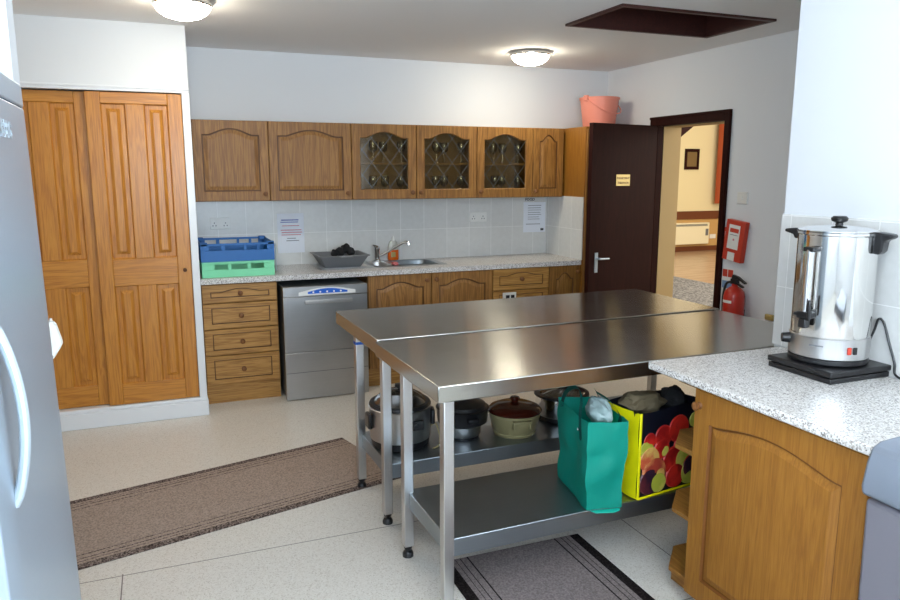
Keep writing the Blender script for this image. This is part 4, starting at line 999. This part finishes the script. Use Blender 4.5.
# ------------------------------------------------------------------ right wall fittings
def wall_x(x): return XR-x
t = thing('fire_blanket', 'red fire blanket box hung crooked on the right wall', 'fire blanket', (XR-.02, 4.115, 1.0))
rot = Matrix.Translation((XR, 4.115, 1.15)) @ Matrix.Rotation(math.radians(6), 4, 'X')
def fb(name, x0, x1, y0, y1, z0, z1, mat, bev=0, par=None):
    bm = bmesh.new(); box(bm, x0, x1, y0, y1, z0, z1, rot); return obj(name, bm, M[mat], par or t, bev)
fb('case', -.045, -.004, -.092, .092, -.148, .148, 'redsign', .004)
lb = fb('instruction_label', -.0465, -.045, -.050, .058, -.060, .115, 'white')
fb('printed_panel', -.0475, -.0465, -.040, .045, .060, .090, 'redsign', 0, lb)
fb('printed_lines', -.0472, -.0465, -.035, .040, .040, .044, 'ink_grey', 0, lb)
fb('printed_dot', -.0472, -.0465, -.008, .008, .002, .016, 'ink_red', 0, lb)
fb('pull_tab', -.0475, -.045, -.028, .040, -.145, -.085, 'white')
t = thing('fire_sign', 'narrow red fire sign behind the crooked blanket box', 'sign', (XR-.003, 4.22, 1.05))
obj('plate', B((XR-.004, XR-.0005, 4.185, 4.255, 1.065, 1.24)), M['redsign'], t)
obj('symbol', B((XR-.005, XR-.004, 4.222, 4.246, 1.10, 1.21)), M['white'], t)
t = thing('fire_extinguisher', 'red fire extinguisher with black handle on the right wall', 'extinguisher', (3.815, 4.118, .36))
ex, ey = 3.825, 4.035
bm = bmesh.new(); lathe(bm, [(0, .36), (.070, .36), (.074, .37), (.074, .76), (.066, .795), (.040, .822), (.022, .832), (.022, .85), (0, .85)], ex, ey, 28); obj('cylinder', bm, M['red'], t)
bm = bmesh.new(); box(bm, ex-.018, ex+.018, ey-.026, ey+.030, .846, .885)
prism(bm, [(ey+.03, .872), (ey+.02, .915), (ey-.03, .905), (ey-.105, .868), (ey-.10, .858), (ey-.03, .888), (ey+.0, .876)], 'x', ex-.012, ex+.012)
prism(bm, [(ey-.02, .862), (ey-.085, .838), (ey-.08, .828), (ey-.02, .848)], 'x', ex-.011, ex+.011); obj('valve_handle', bm, M['black'], t, .003)
bm = bmesh.new(); tube(bm, spline([(ex, ey+.025, .86), (ex-.01, ey+.075, .84), (ex-.02, ey+.088, .74), (ex-.02, ey+.082, .60)]), .009, 8); obj('hose', bm, M['black'], t)
bm = bmesh.new()
for k in range(9):
    a0, a1 = PI+(-.75+k*.15), PI+(-.75+(k+1)*.15)
    v = [bm.verts.new((ex+.0746*math.cos(a), ey+.0746*math.sin(a), z)) for a, z in ((a0, .715), (a1, .715), (a1, .735), (a0, .735))]
    bm.faces.new(v)
obj('white_band', bm, M['white'], t)
obj('wall_bracket', B((ex+.06, XR, ey-.03, ey+.03, .60, .66)), M['black'], t)
t = thing('fire_sign', 'red, white and blue extinguisher sign beside the doorframe', 'sign', (XR-.003, 4.2, .62))
obj('plate', B((XR-.004, XR-.0005, 4.135, 4.250, .62, .935)), M['white'], t)
obj('red_panel', B((XR-.005, XR-.004, 4.140, 4.190, .875, .93), (XR-.005, XR-.004, 4.198, 4.245, .875, .93)), M['redsign'], t)
obj('blue_panel', B((XR-.005, XR-.004, 4.140, 4.245, .79, .845)), M['green_sign'], t)
t = thing('light_switch', 'white light switch above the fire blanket box', 'switch', (XR-.005, 4.097, 1.415))
obj('face_plate', B((XR-.010, XR-.0005, 4.050, 4.146, 1.415, 1.500)), M['white'], t, .003)
obj('rocker', B((XR-.015, XR-.010, 4.088, 4.108, 1.445, 1.470)), M['white'], t, .001)
tag(obj('wall_fitting', B((XR-.03, XR-.0005, 3.72, 3.79, .63, .67)), M['brass'], bevel=.006), 'small brass coloured fitting low on the right wall by the table', 'fitting')

# ------------------------------------------------------------------ floor mats
def runner(x, y, rz, L, W, mat, label):
    bm = bmesh.new(); box(bm, -L/2, L/2, -W/2, W/2, 0, .005)
    bmesh.ops.transform(bm, matrix=Matrix.Identity(4), verts=bm.verts[:])
    o = obj('floor_runner', bm, mat, None, .002, origin=(0, 0, 0)); o.location = (x, y, .0006); o.rotation_euler = (0, 0, rz)
    return tag(o, label, 'mat', 'floor runners')
a = math.radians(14.1); u = Vector((math.cos(a), math.sin(a))); n_ = Vector((-u.y, u.x))
pc = Vector((-.402, 3.169))+u*.60+n_*.365
runner(pc.x, pc.y, a, 2.02, .73, M['mat_a'], 'long taupe striped runner on the floor before the wardrobe')
runner(1.357, 2.01, PI/2, 1.30, .68, M['mat_b'], 'grey runner with black border under the front table edge')

# ------------------------------------------------------------------ fridge at the left
FR = math.atan2(.043, .70)
t = thing('fridge', 'tall silver fridge at the left edge with a curved bar handle', 'fridge', (-.6, 1.65, 0))
def fx(y): s = (y-1.3)/.7; return -.239+.003*4*s*(1-s)
def front(z0, z1, dx=0):
    bm = bmesh.new(); ys = [1.272+.726*i/16 for i in range(17)]
    pl = [(fx(y)+dx-(.008 if i in (0, 16) else 0), y) for i, y in enumerate(ys)]
    prism(bm, pl+[(-.325, 1.998), (-.325, 1.272)], 'z', z0, z1); return bm
bm = bmesh.new(); prism(bm, [(-.330, 1.28), (-.330, 1.99), (-.95, 1.99), (-.95, 1.28)], 'z', .02, 1.82); obj('cabinet', bm, M['fridge_side'], t, .004)
u_ = obj('door', front(.06, 1.775), M['fridge'], t, .004)
f = obj('top_fascia', front(1.778, 1.828), M['fridge'], t, .004)
obj('door_gap', front(1.77, 1.785, -.008), M['black'], t)
obj('display', B((-.240, -.2335, 1.40, 1.50, 1.786, 1.822)), M['white'], f, .001)
def bar(z0, z1, par):
    bm = bmesh.new(); y = 1.362; x = fx(y)
    P = [(x-.004+.031*math.sin(PI*i/20)**.7, y, z0+(z1-z0)*i/20) for i in range(21)]
    tube(bm, P, .009, 10); obj('bar_handle', bm, M['silver'], par)
bar(1.068, 1.39, u_)
ang = math.atan2(1.65-1.40, fx(1.65)-fx(1.40))
bm = bmesh.new()
for i in range(4): pass
text_bm(bm, 'BLOMBERG', .046, FACE(-.2345, 1.735, 1.700, PI/2), .0015, 'RIGHT'); obj('nameplate', bm, M['silver'], u_)
for yy in (1.36, 1.94):
    bm = bmesh.new(); lathe(bm, [(0, 0), (.02, 0), (.02, .02), (0, .02)], -.42, yy, 12); obj('foot', bm, M['black'], t)
    bm = bmesh.new(); lathe(bm, [(0, 0), (.02, 0), (.02, .02), (0, .02)], -.92, yy, 12); obj('foot', bm, M['black'], t)
bpy.data.objects['fridge'].rotation_euler.y = math.radians(-1.0)
# tea towel on a hook behind the fridge
t = thing('tea_towel', 'white cloth hanging just behind the fridge edge', 'towel', (-.28, 2.11, 1.15))
bm = bmesh.new(); prism(bm, [(-.298, 1.250), (-.275, 1.258), (-.266, 1.245), (-.260, 1.22), (-.254, 1.192), (-.262, 1.180), (-.278, 1.155), (-.298, 1.150)], 'y', 2.085, 2.135); obj('cloth', bm, M['cloth_w'], t, .008)
bm = bmesh.new(); tube(bm, [(-.300, 2.11, 1.252), (-.28, 2.11, 1.252), (-.275, 2.11, 1.264)], .004, 6); obj('hook', bm, M['chrome'], t)

# ------------------------------------------------------------------ light
def area(name, loc, rot, sx, sy, power, col):
    l = bpy.data.lights.new(name, 'AREA'); l.shape = 'RECTANGLE'; l.size = sx; l.size_y = sy; l.energy = power; l.color = col
    o = bpy.data.objects.new(name, l); C.objects.link(o); o.location = loc; o.rotation_euler = rot; return o
area('window_daylight', ((WX0+WX1)/2, YN-.02, (WZ0+WZ1)/2), (PI/2+.7, 0, 0), 2.4, 1.0, 122, (.74, .87, 1))
area('added_side_fill', (XL+.02, (LY0+LY1)/2, (WZ0+WZ1)/2), (PI/2+.7, 0, -PI/2), 1.7, 1.0, 62, (.74, .87, 1))  # fill light for the added left window, tilted up to the ceiling
area('hall_daylight', (9.0, 2.6, 2.6), (PI/2, 0, 0), 6, 2.2, 200, (1, .97, .92))
area('hall_ceiling_light', (8.5, 8.0, 4.3), (0, 0, 0), 4, 4, 135, (1, .91, .74))
w = bpy.data.worlds.new('sky'); S.world = w; w.use_nodes = True
nt = w.node_tree; sk = nt.nodes.new('ShaderNodeTexSky'); sk.sky_type = 'HOSEK_WILKIE'
nt.links.new(sk.outputs[0], nt.nodes['Background'].inputs[0]); nt.nodes['Background'].inputs[1].default_value = .6

# ------------------------------------------------------------------ camera
cam = bpy.data.cameras.new('camera'); co = bpy.data.objects.new('camera', cam); C.objects.link(co)
co.location = (0, 0, 1.6375); co.rotation_euler = (PI/2-.1737, 0, -.3809)
cam.sensor_width = 36; cam.lens = 726.2/900*36; cam.clip_start = .05
S.camera = co
S.view_settings.view_transform = 'Standard'; S.view_settings.look = 'None'; S.view_settings.gamma = 1; S.view_settings.use_curve_mapping = False
S.view_settings.exposure = .5
try:
    S.cycles.use_denoising = True
    S.cycles.max_bounces = 8
    S.cycles.sample_clamp_indirect = 6
    S.cycles.caustics_reflective = False; S.cycles.caustics_refractive = False
except Exception: pass
